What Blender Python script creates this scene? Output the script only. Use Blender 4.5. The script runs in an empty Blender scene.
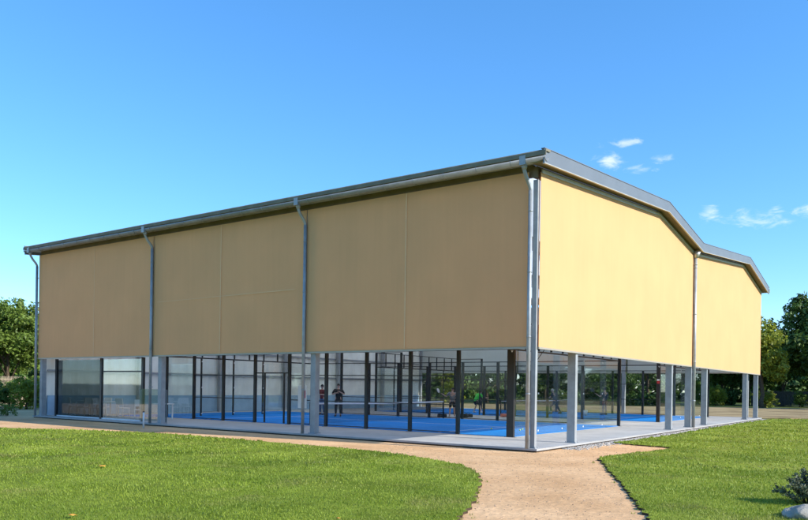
import bpy, bmesh, math, random
import numpy as np
from mathutils import Vector, Matrix

random.seed(7)
RNG = np.random.default_rng(11)
S = bpy.context.scene
COL = S.collection

# ------------------------------------------------------------------ frame of reference
CX, CY = 3.652, 20.202            # outer corner of the hall, metres from the viewer
DR = Vector((0.58400, 0.81175, 0))    # along the sunny gable front   (v)
DL = Vector((-0.81175, 0.58400, 0))   # along the shaded long front   (u)
RZ = math.atan2(DR.y, DR.x)
GZ = -0.10                        # natural ground; slab top is z = 0


def W(v, u, z=0.0):
    p = Vector((CX, CY, 0)) + DR * v + DL * u
    return Vector((p.x, p.y, z))


# ------------------------------------------------------------------ materials
def new_mat(name):
    m = bpy.data.materials.new(name)
    m.use_nodes = True
    nt = m.node_tree
    nt.nodes.clear()
    out = nt.nodes.new('ShaderNodeOutputMaterial')
    return m, nt, out


def mat(name, col, rough=0.6, metal=0.0, var=0.12, scale=3.0, col2=None, bump=0.0, bscale=60.0,
        spec=0.5, island=0.0, coord='Object', detail=5.0, fine=None):
    m, nt, out = new_mat(name)
    N, L = nt.nodes, nt.links
    b = N.new('ShaderNodeBsdfPrincipled')
    b.inputs['Roughness'].default_value = rough
    b.inputs['Metallic'].default_value = metal
    b.inputs['Specular IOR Level'].default_value = spec
    tc = N.new('ShaderNodeTexCoord')
    nz = N.new('ShaderNodeTexNoise')
    nz.inputs['Scale'].default_value = scale
    nz.inputs['Detail'].default_value = detail
    L.new(tc.outputs[coord], nz.inputs['Vector'])
    ramp = N.new('ShaderNodeValToRGB')
    c = Vector(col)
    c2 = Vector(col2) if col2 else None
    lo = c * (1 - var)
    hi = c2 if c2 else c * (1 + var)
    ramp.color_ramp.elements[0].color = (*lo, 1)
    ramp.color_ramp.elements[1].color = (*hi, 1)
    ramp.color_ramp.elements[0].position = 0.32
    ramp.color_ramp.elements[1].position = 0.68
    L.new(nz.outputs['Fac'], ramp.inputs['Fac'])
    src = ramp.outputs['Color']
    if fine:                                   # (scale, low, high): a second, finer mottling
        fz = N.new('ShaderNodeTexNoise')
        fz.inputs['Scale'].default_value = fine[0]
        fz.inputs['Detail'].default_value = 8
        fz.inputs['Roughness'].default_value = 0.7
        L.new(tc.outputs[coord], fz.inputs['Vector'])
        fm = N.new('ShaderNodeMapRange')
        fm.inputs['From Min'].default_value = 0.32
        fm.inputs['From Max'].default_value = 0.68
        fm.inputs['To Min'].default_value = fine[1]
        fm.inputs['To Max'].default_value = fine[2]
        L.new(fz.outputs['Fac'], fm.inputs['Value'])
        fh = N.new('ShaderNodeHueSaturation')
        L.new(fm.outputs['Result'], fh.inputs['Value'])
        L.new(src, fh.inputs['Color'])
        src = fh.outputs['Color']
    if island > 0:
        g = N.new('ShaderNodeNewGeometry')
        mp = N.new('ShaderNodeMapRange')
        mp.inputs['To Min'].default_value = 1 - island
        mp.inputs['To Max'].default_value = 1 + island
        L.new(g.outputs['Random Per Island'], mp.inputs['Value'])
        hs = N.new('ShaderNodeHueSaturation')
        L.new(mp.outputs['Result'], hs.inputs['Value'])
        L.new(src, hs.inputs['Color'])
        src = hs.outputs['Color']
    L.new(src, b.inputs['Base Color'])
    if bump > 0:
        nb = N.new('ShaderNodeTexNoise')
        nb.inputs['Scale'].default_value = bscale
        nb.inputs['Detail'].default_value = 6
        L.new(tc.outputs[coord], nb.inputs['Vector'])
        bp = N.new('ShaderNodeBump')
        bp.inputs['Strength'].default_value = bump
        bp.inputs['Distance'].default_value = 0.02
        L.new(nb.outputs['Fac'], bp.inputs['Height'])
        L.new(bp.outputs['Normal'], b.inputs['Normal'])
    L.new(b.outputs['BSDF'], out.inputs['Surface'])
    m['bsdf'] = b.name
    return m


def leaf_mat(name, col, col2, trans=0.3, island=0.35, scale=0.35, dry=None):
    m, nt, out = new_mat(name)
    N, L = nt.nodes, nt.links
    tc = N.new('ShaderNodeTexCoord')
    nz = N.new('ShaderNodeTexNoise')
    nz.inputs['Scale'].default_value = scale
    nz.inputs['Detail'].default_value = 4
    L.new(tc.outputs['Object'], nz.inputs['Vector'])
    ramp = N.new('ShaderNodeValToRGB')
    ramp.color_ramp.elements[0].color = (*col, 1)
    ramp.color_ramp.elements[1].color = (*col2, 1)
    ramp.color_ramp.elements[0].position = 0.3
    ramp.color_ramp.elements[1].position = 0.7
    L.new(nz.outputs['Fac'], ramp.inputs['Fac'])
    g = N.new('ShaderNodeNewGeometry')
    mp = N.new('ShaderNodeMapRange')
    mp.inputs['To Min'].default_value = 1 - island
    mp.inputs['To Max'].default_value = 1 + island
    L.new(g.outputs['Random Per Island'], mp.inputs['Value'])
    hs = N.new('ShaderNodeHueSaturation')
    L.new(mp.outputs['Result'], hs.inputs['Value'])
    L.new(ramp.outputs['Color'], hs.inputs['Color'])
    d = N.new('ShaderNodeBsdfPrincipled')
    d.inputs['Roughness'].default_value = 0.55
    d.inputs['Specular IOR Level'].default_value = 0.35
    t = N.new('ShaderNodeBsdfTranslucent')
    src = hs.outputs['Color']
    if dry:
        for sc_, lo_, hi_, amt, cc in ((0.75, .53, .68, .72, dry), (0.38, .50, .66, .45, (0.075, 0.155, 0.012))):
            pz = N.new('ShaderNodeTexNoise')
            pz.inputs['Scale'].default_value = sc_
            pz.inputs['Detail'].default_value = 6
            pz.inputs['Distortion'].default_value = .6
            L.new(tc.outputs['Object'], pz.inputs['Vector'])
            pm = N.new('ShaderNodeMapRange')
            pm.inputs['From Min'].default_value = lo_
            pm.inputs['From Max'].default_value = hi_
            pm.inputs['To Max'].default_value = amt
            L.new(pz.outputs['Fac'], pm.inputs['Value'])
            px_ = N.new('ShaderNodeMix')
            px_.data_type = 'RGBA'
            L.new(pm.outputs['Result'], px_.inputs['Factor'])
            L.new(src, px_.inputs['A'])
            px_.inputs['B'].default_value = (*cc, 1)
            src = px_.outputs['Result']
    L.new(src, d.inputs['Base Color'])
    L.new(src, t.inputs['Color'])
    mx = N.new('ShaderNodeMixShader')
    mx.inputs['Fac'].default_value = trans
    L.new(d.outputs['BSDF'], mx.inputs[1])
    L.new(t.outputs['BSDF'], mx.inputs[2])
    L.new(mx.outputs['Shader'], out.inputs['Surface'])
    return m


def glass_mat(name, tint, refl=1.0, base=0.02):
    m, nt, out = new_mat(name)
    N, L = nt.nodes, nt.links
    t = N.new('ShaderNodeBsdfTransparent')
    t.inputs['Color'].default_value = (*tint, 1)
    g = N.new('ShaderNodeBsdfGlossy')
    g.inputs['Roughness'].default_value = 0.03
    g.inputs['Color'].default_value = (0.9, 0.95, 0.95, 1)
    fr = N.new('ShaderNodeFresnel')
    fr.inputs['IOR'].default_value = 1.45
    ma = N.new('ShaderNodeMath')
    ma.operation = 'MULTIPLY_ADD'
    ma.inputs[1].default_value = refl
    ma.inputs[2].default_value = base
    ma.use_clamp = True
    L.new(fr.outputs['Fac'], ma.inputs[0])
    mx = N.new('ShaderNodeMixShader')
    L.new(ma.outputs['Value'], mx.inputs['Fac'])
    L.new(t.outputs['BSDF'], mx.inputs[1])
    L.new(g.outputs['BSDF'], mx.inputs[2])
    L.new(mx.outputs['Shader'], out.inputs['Surface'])
    return m


def mesh_mat(name, col, cover):
    """woven wire seen from far: an even share of wire and of gap"""
    m, nt, out = new_mat(name)
    N, L = nt.nodes, nt.links
    t = N.new('ShaderNodeBsdfTransparent')
    d = N.new('ShaderNodeBsdfPrincipled')
    d.inputs['Base Color'].default_value = (*col, 1)
    d.inputs['Roughness'].default_value = 0.5
    mx = N.new('ShaderNodeMixShader')
    mx.inputs['Fac'].default_value = cover
    L.new(t.outputs['BSDF'], mx.inputs[1])
    L.new(d.outputs['BSDF'], mx.inputs[2])
    L.new(mx.outputs['Shader'], out.inputs['Surface'])
    return m


def fabric_mat(name, col, trans=0.3):
    m, nt, out = new_mat(name)
    N, L = nt.nodes, nt.links
    tc = N.new('ShaderNodeTexCoord')
    nz = N.new('ShaderNodeTexNoise')
    nz.inputs['Scale'].default_value = 0.55
    nz.inputs['Detail'].default_value = 6
    L.new(tc.outputs['Object'], nz.inputs['Vector'])
    ramp = N.new('ShaderNodeValToRGB')
    c = Vector(col)
    ramp.color_ramp.elements[0].color = (*(c * 0.965), 1)
    ramp.color_ramp.elements[1].color = (*(c * 1.03), 1)
    ramp.color_ramp.elements[0].position = 0.3
    ramp.color_ramp.elements[1].position = 0.7
    L.new(nz.outputs['Fac'], ramp.inputs['Fac'])
    # vertical rain streaks
    mpn = N.new('ShaderNodeMapping')
    mpn.inputs['Scale'].default_value = (7, 7, 0.35)
    L.new(tc.outputs['Object'], mpn.inputs['Vector'])
    st = N.new('ShaderNodeTexNoise')
    st.inputs['Scale'].default_value = 1.0
    st.inputs['Detail'].default_value = 4
    L.new(mpn.outputs['Vector'], st.inputs['Vector'])
    sm = N.new('ShaderNodeMapRange')
    sm.inputs['From Min'].default_value = 0.35
    sm.inputs['From Max'].default_value = 0.7
    sm.inputs['To Min'].default_value = 0.985
    sm.inputs['To Max'].default_value = 1.008
    L.new(st.outputs['Fac'], sm.inputs['Value'])
    hs = N.new('ShaderNodeHueSaturation')
    L.new(sm.outputs['Result'], hs.inputs['Value'])
    L.new(ramp.outputs['Color'], hs.inputs['Color'])
    d = N.new('ShaderNodeBsdfPrincipled')
    d.inputs['Roughness'].default_value = 0.75
    d.inputs['Specular IOR Level'].default_value = 0.25
    t = N.new('ShaderNodeBsdfTranslucent')
    L.new(hs.outputs['Color'], d.inputs['Base Color'])
    L.new(hs.outputs['Color'], t.inputs['Color'])
    nb = N.new('ShaderNodeTexNoise')
    nb.inputs['Scale'].default_value = 90
    L.new(tc.outputs['Object'], nb.inputs['Vector'])
    bp = N.new('ShaderNodeBump')
    bp.inputs['Strength'].default_value = 0.12
    bp.inputs['Distance'].default_value = 0.01
    L.new(nb.outputs['Fac'], bp.inputs['Height'])
    L.new(bp.outputs['Normal'], d.inputs['Normal'])
    mx = N.new('ShaderNodeMixShader')
    mx.inputs['Fac'].default_value = trans
    L.new(d.outputs['BSDF'], mx.inputs[1])
    L.new(t.outputs['BSDF'], mx.inputs[2])
    L.new(mx.outputs['Shader'], out.inputs['Surface'])
    return m


M = {}
M['galv'] = mat('galvanised steel', (0.36, 0.38, 0.39), 0.45, 0.3, 0.12, 2.0, fine=(5, 0.8, 1.1))
M['zinc'] = mat('weathered zinc', (0.50, 0.50, 0.47), 0.45, 0.6, 0.14, 3.0)
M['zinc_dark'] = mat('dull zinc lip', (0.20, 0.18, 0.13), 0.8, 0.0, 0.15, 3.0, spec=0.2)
M['fascia'] = mat('folded pale sheet', (0.165, 0.18, 0.195), 0.5, 0.2, 0.06, 1.2)
M['steel'] = mat('grey painted steel', (0.34, 0.355, 0.36), 0.5, 0.15, 0.08, 1.0, fine=(4, 0.86, 1.08))
M['trim'] = mat('grey trim', (0.46, 0.44, 0.38), 0.5, 0.2, 0.08, 4.0)
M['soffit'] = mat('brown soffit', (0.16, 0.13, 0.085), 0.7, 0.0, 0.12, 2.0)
M['roof'] = mat('roof sheet', (0.55, 0.56, 0.56), 0.5, 0.3, 0.12, 2.0)
M['fabric'] = fabric_mat('sand coloured screen fabric', (0.88, 0.555, 0.275), 0.36)
M['fabric_pale'] = fabric_mat('pale rear screen fabric', (0.66, 0.66, 0.60), 0.42)
M['hem'] = mat('hem bar', (0.40, 0.36, 0.28), 0.5, 0.2, 0.06, 4.0)
M['seam'] = mat('welded fabric seam', (0.87, 0.59, 0.31), 0.7, 0.0, 0.05, 4.0)
M['cladding'] = mat('pale corrugated cladding', (0.88, 0.87, 0.77), 0.5, 0.0, 0.10, 0.9)
M['skirt'] = mat('pale blue board', (0.30, 0.45, 0.58), 0.6, 0.0, 0.10, 2.0)
M['slab'] = mat('concrete slab', (0.385, 0.375, 0.355), 0.85, 0.0, 0.14, 0.5, bump=0.15, bscale=40, fine=(2.5, 0.86, 1.07))
M['turf'] = mat('blue court turf', (0.001, 0.18, 0.54), 0.85, 0.0, 0.16, 0.35, bump=0.3, bscale=120, spec=0.2, fine=(2.2, 0.88, 1.15))
M['white'] = mat('white line paint', (0.75, 0.76, 0.76), 0.7, 0.0, 0.05, 5.0)
M['black'] = mat('black powder coat', (0.012, 0.014, 0.014), 0.45, 0.0, 0.2, 4.0)
M['brownblack'] = mat('dark bronze coat', (0.022, 0.017, 0.014), 0.45, 0.0, 0.2, 4.0)
M['glass'] = glass_mat('court glass', (0.965, 0.985, 0.975), 0.22, 0.0)
M['glass_dim'] = glass_mat('greyish glass', (0.46, 0.51, 0.53), 0.25, 0.0)
M['glass_pale'] = glass_mat('pale barrier glass', (0.82, 0.89, 0.92), 0.4, 0.05)
M['wire'] = mesh_mat('welded wire mesh', (0.02, 0.025, 0.022), 0.13)
M['netting'] = mesh_mat('tennis netting', (0.02, 0.02, 0.02), 0.35)
M['sand'] = mat('sandy path', (0.64, 0.375, 0.18), 0.95, 0.0, 0.10, 0.55, (0.74, 0.47, 0.25), bump=0.9, bscale=9, spec=0.15, detail=9, fine=(7, 0.80, 1.12))
M['soil'] = mat('dark soil', (0.07, 0.05, 0.033), 0.95, 0.0, 0.3, 9.0, bump=0.8, bscale=30, spec=0.1)
M['dirt'] = mat('ochre dirt', (0.27, 0.19, 0.095), 0.95, 0.0, 0.25, 0.35, (0.44, 0.33, 0.17), bump=0.8, bscale=6, spec=0.1)
M['ground'] = mat('meadow ground', (0.05, 0.085, 0.018), 0.95, 0.0, 0.3, 0.12, (0.11, 0.13, 0.035), bump=0.6, bscale=10, spec=0.1)
M['lawn'] = mat('lawn base', (0.14, 0.195, 0.014), 0.95, 0.0, 0.2, 0.45, (0.27, 0.32, 0.04), bump=0.9, bscale=30, spec=0.1, detail=8, fine=(3, 0.7, 1.2))
M['pebble'] = mat('pale pebbles', (0.36, 0.33, 0.29), 0.85, 0.0, 0.2, 8.0, island=0.4)
M['grit'] = mat('path grit', (0.33, 0.22, 0.14), 0.9, 0.0, 0.2, 8.0, island=0.5)
M['rock'] = mat('pale limestone', (0.33, 0.31, 0.26), 0.9, 0.0, 0.28, 5.0, bump=0.9, bscale=25)
M['bark'] = mat('bark', (0.10, 0.075, 0.05), 0.95, 0.0, 0.3, 6.0, bump=0.8, bscale=20, spec=0.1)
M['wood'] = mat('weathered timber', (0.36, 0.29, 0.20), 0.9, 0.0, 0.2, 5.0, spec=0.2)
M['fence_dark'] = mat('dark stained timber', (0.07, 0.065, 0.055), 0.9, 0.0, 0.25, 4.0, spec=0.2)
M['white_plastic'] = mat('white plastic', (0.74, 0.75, 0.75), 0.45, 0.0, 0.05, 4.0)
M['chrome'] = mat('bright fixing', (0.8, 0.8, 0.78), 0.3, 0.3, 0.05, 4.0)
M['red'] = mat('red print', (0.55, 0.03, 0.03), 0.5, 0.0, 0.08, 4.0)
M['pink'] = mat('pink print', (0.60, 0.12, 0.16), 0.5, 0.0, 0.08, 4.0)
M['orange_leaf'] = mat('orange leaf', (0.62, 0.22, 0.03), 0.7, 0.0, 0.25, 20.0, (0.72, 0.42, 0.05))
M['ball'] = mat('tennis ball felt', (0.62, 0.70, 0.10), 0.9, 0.0, 0.08, 30.0)
M['bag'] = mat('dark bag cloth', (0.02, 0.02, 0.025), 0.8, 0.0, 0.3, 8.0)
M['bag_red'] = mat('salmon bag cloth', (0.55, 0.17, 0.12), 0.8, 0.0, 0.2, 8.0)
M['skin'] = mat('skin', (0.50, 0.30, 0.21), 0.55, 0.0, 0.08, 12.0)
M['skin_pale'] = mat('fair skin', (0.60, 0.40, 0.30), 0.55, 0.0, 0.08, 12.0)
M['hair'] = mat('dark hair', (0.018, 0.013, 0.010), 0.6, 0.0, 0.3, 40.0, bump=0.5, bscale=90)
M['hair_grey'] = mat('grey hair', (0.42, 0.41, 0.39), 0.6, 0.0, 0.2, 40.0, bump=0.5, bscale=90)
M['eye'] = mat('eye', (0.02, 0.018, 0.015), 0.3, 0.0, 0.1, 20.0)
M['lip'] = mat('lip', (0.38, 0.14, 0.12), 0.5, 0.0, 0.1, 20.0)
M['cloth_maroon'] = mat('maroon cloth', (0.14, 0.022, 0.025), 0.85, 0.0, 0.15, 15.0)
M['cloth_black'] = mat('black cloth', (0.018, 0.017, 0.018), 0.85, 0.0, 0.2, 15.0)
M['cloth_grey'] = mat('grey cloth', (0.20, 0.20, 0.19), 0.85, 0.0, 0.12, 15.0)
M['cloth_green'] = mat('vivid green cloth', (0.05, 0.48, 0.045), 0.8, 0.0, 0.12, 15.0)
M['cloth_navy'] = mat('navy cloth', (0.022, 0.040, 0.065), 0.85, 0.0, 0.15, 15.0)
M['cloth_jeans'] = mat('blue denim', (0.07, 0.13, 0.24), 0.85, 0.0, 0.15, 15.0)
M['cloth_brown'] = mat('rust brown cloth', (0.19, 0.075, 0.045), 0.85, 0.0, 0.15, 15.0)
M['shoe'] = mat('pale shoe', (0.55, 0.55, 0.55), 0.6, 0.0, 0.1, 15.0)
M['shoe_dark'] = mat('dark shoe', (0.03, 0.03, 0.035), 0.6, 0.0, 0.1, 15.0)
M['leaf_dark'] = leaf_mat('dark green leaves', (0.052, 0.100, 0.018), (0.115, 0.185, 0.034), 0.25)
M['leaf_mid'] = leaf_mat('mid green leaves', (0.095, 0.160, 0.022), (0.190, 0.260, 0.042), 0.3)
M['leaf_yellow'] = leaf_mat('yellow green leaves', (0.18, 0.22, 0.018), (0.33, 0.35, 0.04), 0.35)
M['leaf_grey'] = leaf_mat('grey green leaves', (0.085, 0.11, 0.055), (0.20, 0.22, 0.135), 0.2, scale=6)
M['blade'] = leaf_mat('grass blades', (0.165, 0.245, 0.014), (0.33, 0.40, 0.05), 0.35, island=0.28, scale=0.55, dry=(0.30, 0.27, 0.085))


# ------------------------------------------------------------------ mesh helpers
class MB:
    def __init__(s):
        s.v, s.f, s.mi, s.sm = [], [], [], []

    def add(s, verts, faces, mi=0, smooth=False):
        o = len(s.v)
        s.v += [tuple(p) for p in verts]
        for f in faces:
            s.f.append(tuple(i + o for i in f))
            s.mi.append(mi)
            s.sm.append(smooth)

    def box(s, a, b, mi=0):
        (x0, y0, z0), (x1, y1, z1) = a, b
        x0, x1 = min(x0, x1), max(x0, x1)
        y0, y1 = min(y0, y1), max(y0, y1)
        z0, z1 = min(z0, z1), max(z0, z1)
        vs = [(x0, y0, z0), (x1, y0, z0), (x1, y1, z0), (x0, y1, z0), (x0, y0, z1), (x1, y0, z1), (x1, y1, z1), (x0, y1, z1)]
        s.add(vs, [(0, 3, 2, 1), (4, 5, 6, 7), (0, 1, 5, 4), (1, 2, 6, 5), (2, 3, 7, 6), (3, 0, 4, 7)], mi)
        return s

    def tube(s, pts, r, seg=10, mi=0, cap=True, flat=1.0):
        pts = [Vector(p) for p in pts]
        n = len(pts)
        rs = r if isinstance(r, (list, tuple)) else [r] * n
        rings, prev = [], None
        for i, p in enumerate(pts):
            if i == 0:
                t = pts[1] - p
            elif i == n - 1:
                t = p - pts[i - 1]
            else:
                t = (pts[i + 1] - p).normalized() + (p - pts[i - 1]).normalized()
            t.normalize()
            if prev is None:
                a = Vector((0, 0, 1)) if abs(t.z) < 0.9 else Vector((1, 0, 0))
                x = t.cross(a).normalized()
            else:
                x = (prev - t * prev.dot(t)).normalized()
            prev = x
            y = t.cross(x)
            rings.append([p + x * (math.cos(2 * math.pi * k / seg) * rs[i]) + y * (math.sin(2 * math.pi * k / seg) * rs[i] * flat) for k in range(seg)])
        vs = [q for rg in rings for q in rg]
        fs = []
        for i in range(n - 1):
            for k in range(seg):
                k2 = (k + 1) % seg
                fs.append((i * seg + k, i * seg + k2, (i + 1) * seg + k2, (i + 1) * seg + k))
        s.add(vs, fs, mi, True)
        if cap:
            s.add(rings[0], [tuple(range(seg))[::-1]], mi)
            s.add(rings[-1], [tuple(range(seg))], mi)
        return s

    def sweep(s, prof, axis, a, b, mi=0, smooth=False, close=True, cap=True):
        """profile of (p, z) pairs swept along axis 'x' or 'y' from a to b"""
        n = len(prof)
        put = (lambda t, p, z: (t, p, z)) if axis == 'x' else (lambda t, p, z: (p, t, z))
        vs = [put(a, p, z) for p, z in prof] + [put(b, p, z) for p, z in prof]
        fs = [(i, (i + 1) % n, n + (i + 1) % n, n + i) for i in range(n if close else n - 1)]
        s.add(vs, fs, mi, smooth)
        if cap and close:
            s.add(vs, [tuple(range(n))[::-1], tuple(range(n, 2 * n))], mi)
        return s

    def ball(s, c, r, mi=0, seg=12, rings=8, sc=(1, 1, 1)):
        vs, fs = [], []
        for i in range(rings + 1):
            th = math.pi * i / rings
            for k in range(seg):
                ph = 2 * math.pi * k / seg
                vs.append((c[0] + r * sc[0] * math.sin(th) * math.cos(ph), c[1] + r * sc[1] * math.sin(th) * math.sin(ph), c[2] + r * sc[2] * math.cos(th)))
        for i in range(rings):
            for k in range(seg):
                k2 = (k + 1) % seg
                fs.append((i * seg + k, (i + 1) * seg + k, (i + 1) * seg + k2, i * seg + k2))
        s.add(vs, fs, mi, True)
        return s

    def mesh(s, name, mats, merge=True):
        me = bpy.data.meshes.new(name)
        me.from_pydata(s.v, [], s.f)
        me.polygons.foreach_set('material_index', s.mi)
        me.polygons.foreach_set('use_smooth', s.sm)
        bm = bmesh.new()
        bm.from_mesh(me)
        if merge:
            bmesh.ops.remove_doubles(bm, verts=bm.verts, dist=1e-5)
        bmesh.ops.recalc_face_normals(bm, faces=bm.faces)
        bm.to_mesh(me)
        bm.free()
        for m in (mats if isinstance(mats, (list, tuple)) else [mats]):
            me.materials.append(M[m] if isinstance(m, str) else m)
        me.update()
        return me

    def build(s, name, mats, parent=None):
        return link(name, s.mesh(name, mats), parent)


def link(name, me, parent=None):
    o = bpy.data.objects.new(name, me)
    COL.objects.link(o)
    if parent is not None:
        o.parent = parent
    return o


def tag(o, label=None, cat=None, group=None, kind=None):
    if label:
        o['label'] = label
    if cat:
        o['category'] = cat
    if group:
        o['group'] = group
    if kind:
        o['kind'] = kind
    return o


def empty(name, loc, rz=0.0):
    o = bpy.data.objects.new(name, None)
    o.empty_display_size = 0.2
    COL.objects.link(o)
    o.location = loc
    o.rotation_euler = (0, 0, rz)
    return o


def site(name, v, u, z=0.0):
    """an Empty whose local x runs along the gable front and y along the long front"""
    return empty(name, W(v, u, z), RZ)


def copy_tree(o, parent=None):
    c = o.copy()
    COL.objects.link(c)
    c.parent = parent
    for ch in list(o.children):
        copy_tree(ch, c)
    return c


def structure(name, me):
    o = link(name, me)
    o['kind'] = 'structure'
    return o


def poly_sheet(pts, z, thick, mats, side_mi=0, grid=None):
    """a flat sheet with an outline in the ground plane, top at z, with thickness"""
    bm = bmesh.new()
    vs = [bm.verts.new((p[0], p[1], z)) for p in pts]
    f = bm.faces.new(vs)
    if f.normal.z < 0:
        f.normal_flip()
    f.normal_update()
    if f.normal.z < 0:
        bmesh.ops.reverse_faces(bm, faces=[f])
    if thick > 0:
        n = len(vs)
        lo = [bm.verts.new((p[0], p[1], z - thick)) for p in pts]
        for i in range(n):
            j = (i + 1) % n
            q = bm.faces.new((vs[i], vs[j], lo[j], lo[i]))
            q.material_index = side_mi
        bmesh.ops.recalc_face_normals(bm, faces=bm.faces)
    bmesh.ops.triangulate(bm, faces=[x for x in bm.faces if len(x.verts) > 4])
    me = bpy.data.meshes.new('sheet')
    bm.to_mesh(me)
    bm.free()
    for m in mats:
        me.materials.append(M[m])
    return me


def smooth_line(pts, sub=6):
    """Catmull-Rom through the points"""
    out = []
    P = [Vector(p) for p in pts]
    for i in range(len(P) - 1):
        p0, p1, p2, p3 = P[max(i - 1, 0)], P[i], P[i + 1], P[min(i + 2, len(P) - 1)]
        for k in range(sub):
            t = k / sub
            out.append(0.5 * ((2 * p1) + (p2 - p0) * t + (2 * p0 - 5 * p1 + 4 * p2 - p3) * t * t + (3 * p1 - p0 - 3 * p2 + p3) * t ** 3))
    out.append(P[-1])
    return out


def ragged(pts, amp, step=0.12, seed=1):
    rg = random.Random(seed)
    out = []
    for a, b in zip(pts[:-1], pts[1:]):
        n = max(1, int((b - a).length / step))
        d = (b - a)
        nrm = Vector((-d.y, d.x)).normalized() if d.length > 0 else Vector((0, 0))
        for k in range(n):
            out.append(a + d * (k / n) + nrm * rg.uniform(-amp, amp))
    out.append(pts[-1])
    return out


def inside(P, poly):
    x, y = P[:, 0], P[:, 1]
    r = np.zeros(len(P), bool)
    n = len(poly)
    for i in range(n):
        x1, y1 = poly[i][0], poly[i][1]
        x2, y2 = poly[(i + 1) % n][0], poly[(i + 1) % n][1]
        c = ((y1 > y) != (y2 > y)) & (x < (x2 - x1) * (y - y1) / ((y2 - y1) if y2 != y1 else 1e-9) + x1)
        r ^= c
    return r


# ------------------------------------------------------------------ ground, paths, lawns
g = bpy.data.meshes.new('ground')
R = 1500
g.from_pydata([(R * math.cos(2 * math.pi * k / 64), R * math.sin(2 * math.pi * k / 64), GZ - 0.06) for k in range(64)], [], [tuple(range(64))])
g.materials.append(M['ground'])
structure('ground', g)

V2 = lambda *a: Vector(a)
# sandy path: a broad sheet under and between the lawns
path = structure('path', poly_sheet([(-44, -8), (26, -8), (26, 36), (4, 42), (-20, 60), (-44, 44)], GZ, 0, ['sand']))

left_edge = smooth_line([V2(-44, 31.0), V2(-24, 28.3), V2(-15.2, 27.0), V2(-9.2, 25.6), V2(-4.9, 22.7), V2(-0.93, 19.6), V2(1.0, 16.9), V2(1.44, 15.6), V2(1.50, 14.2),
                         V2(1.36, 12.8), V2(1.08, 11.1), V2(0.74, 9.6), V2(0.1, 7), V2(-0.9, 3), V2(-2, -7)])
left_edge = ragged(left_edge, 0.06, 0.10, 3)
left_lawn = left_edge + [V2(-44, -7)]
structure('lawn', poly_sheet(left_lawn, GZ + 0.035, 0.05, ['lawn', 'soil'], 1))

near_slab = [W(v, -0.62 + dv) for v, dv in ((34.2, -0.1), (28, 0), (22, 0.05), (16, 0), (11, -0.1), (8, 0.0), (6.2, 0.05))]
right_edge = [V2(p.x, p.y) for p in near_slab] + [V2(7.0, 24.1), V2(7.55, 23.0), V2(8.15, 22.25), V2(7.6, 21.3), V2(6.3, 20.0), V2(5.3, 18.9), V2(4.9, 18.15), V2(4.72, 17.0), V2(4.36, 15.1),
                                                 V2(3.9, 12.6), V2(3.35, 9.85), V2(2.8, 7), V2(2.2, 2), V2(2, -7)]
right_edge = ragged(smooth_line(right_edge, 4), 0.055, 0.10, 5)
right_lawn = right_edge + [V2(80, -7), V2(80, 51), V2(40, 50.0)]
structure('lawn', poly_sheet(right_lawn, GZ + 0.035, 0.05, ['lawn', 'soil'], 1))

# bare dirt strip behind the hall
ds = [V2(-30, 60), V2(0, 55), V2(16, 51.8), V2(26, 50.6), V2(40, 49.8), V2(60, 50.5), V2(90, 52)]
dn = [V2(90, 80), V2(60, 82), V2(40, 84), V2(20, 82), V2(0, 84), V2(-30, 82)]
dirt_edge = ragged(smooth_line(ds, 5), 0.3, 0.8, 8) + ragged(smooth_line(dn, 5), 0.9, 1.2, 9)
structure('dirt_track', poly_sheet(dirt_edge, GZ + 0.012, 0.06, ['dirt', 'dirt'], 1))

# concrete slab of the hall
sl = MB()
sl.box((-0.14, -0.14, -0.055), (33.75, 27.0, 0.0))
sl.box((-0.10, -0.10, -0.20), (33.70, 26.95, -0.056), 1)
s_o = structure('pavement', sl.mesh('pavement', ['slab', 'soil']))
s_o.location, s_o.rotation_euler = W(0, 0), (0, 0, RZ)


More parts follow.
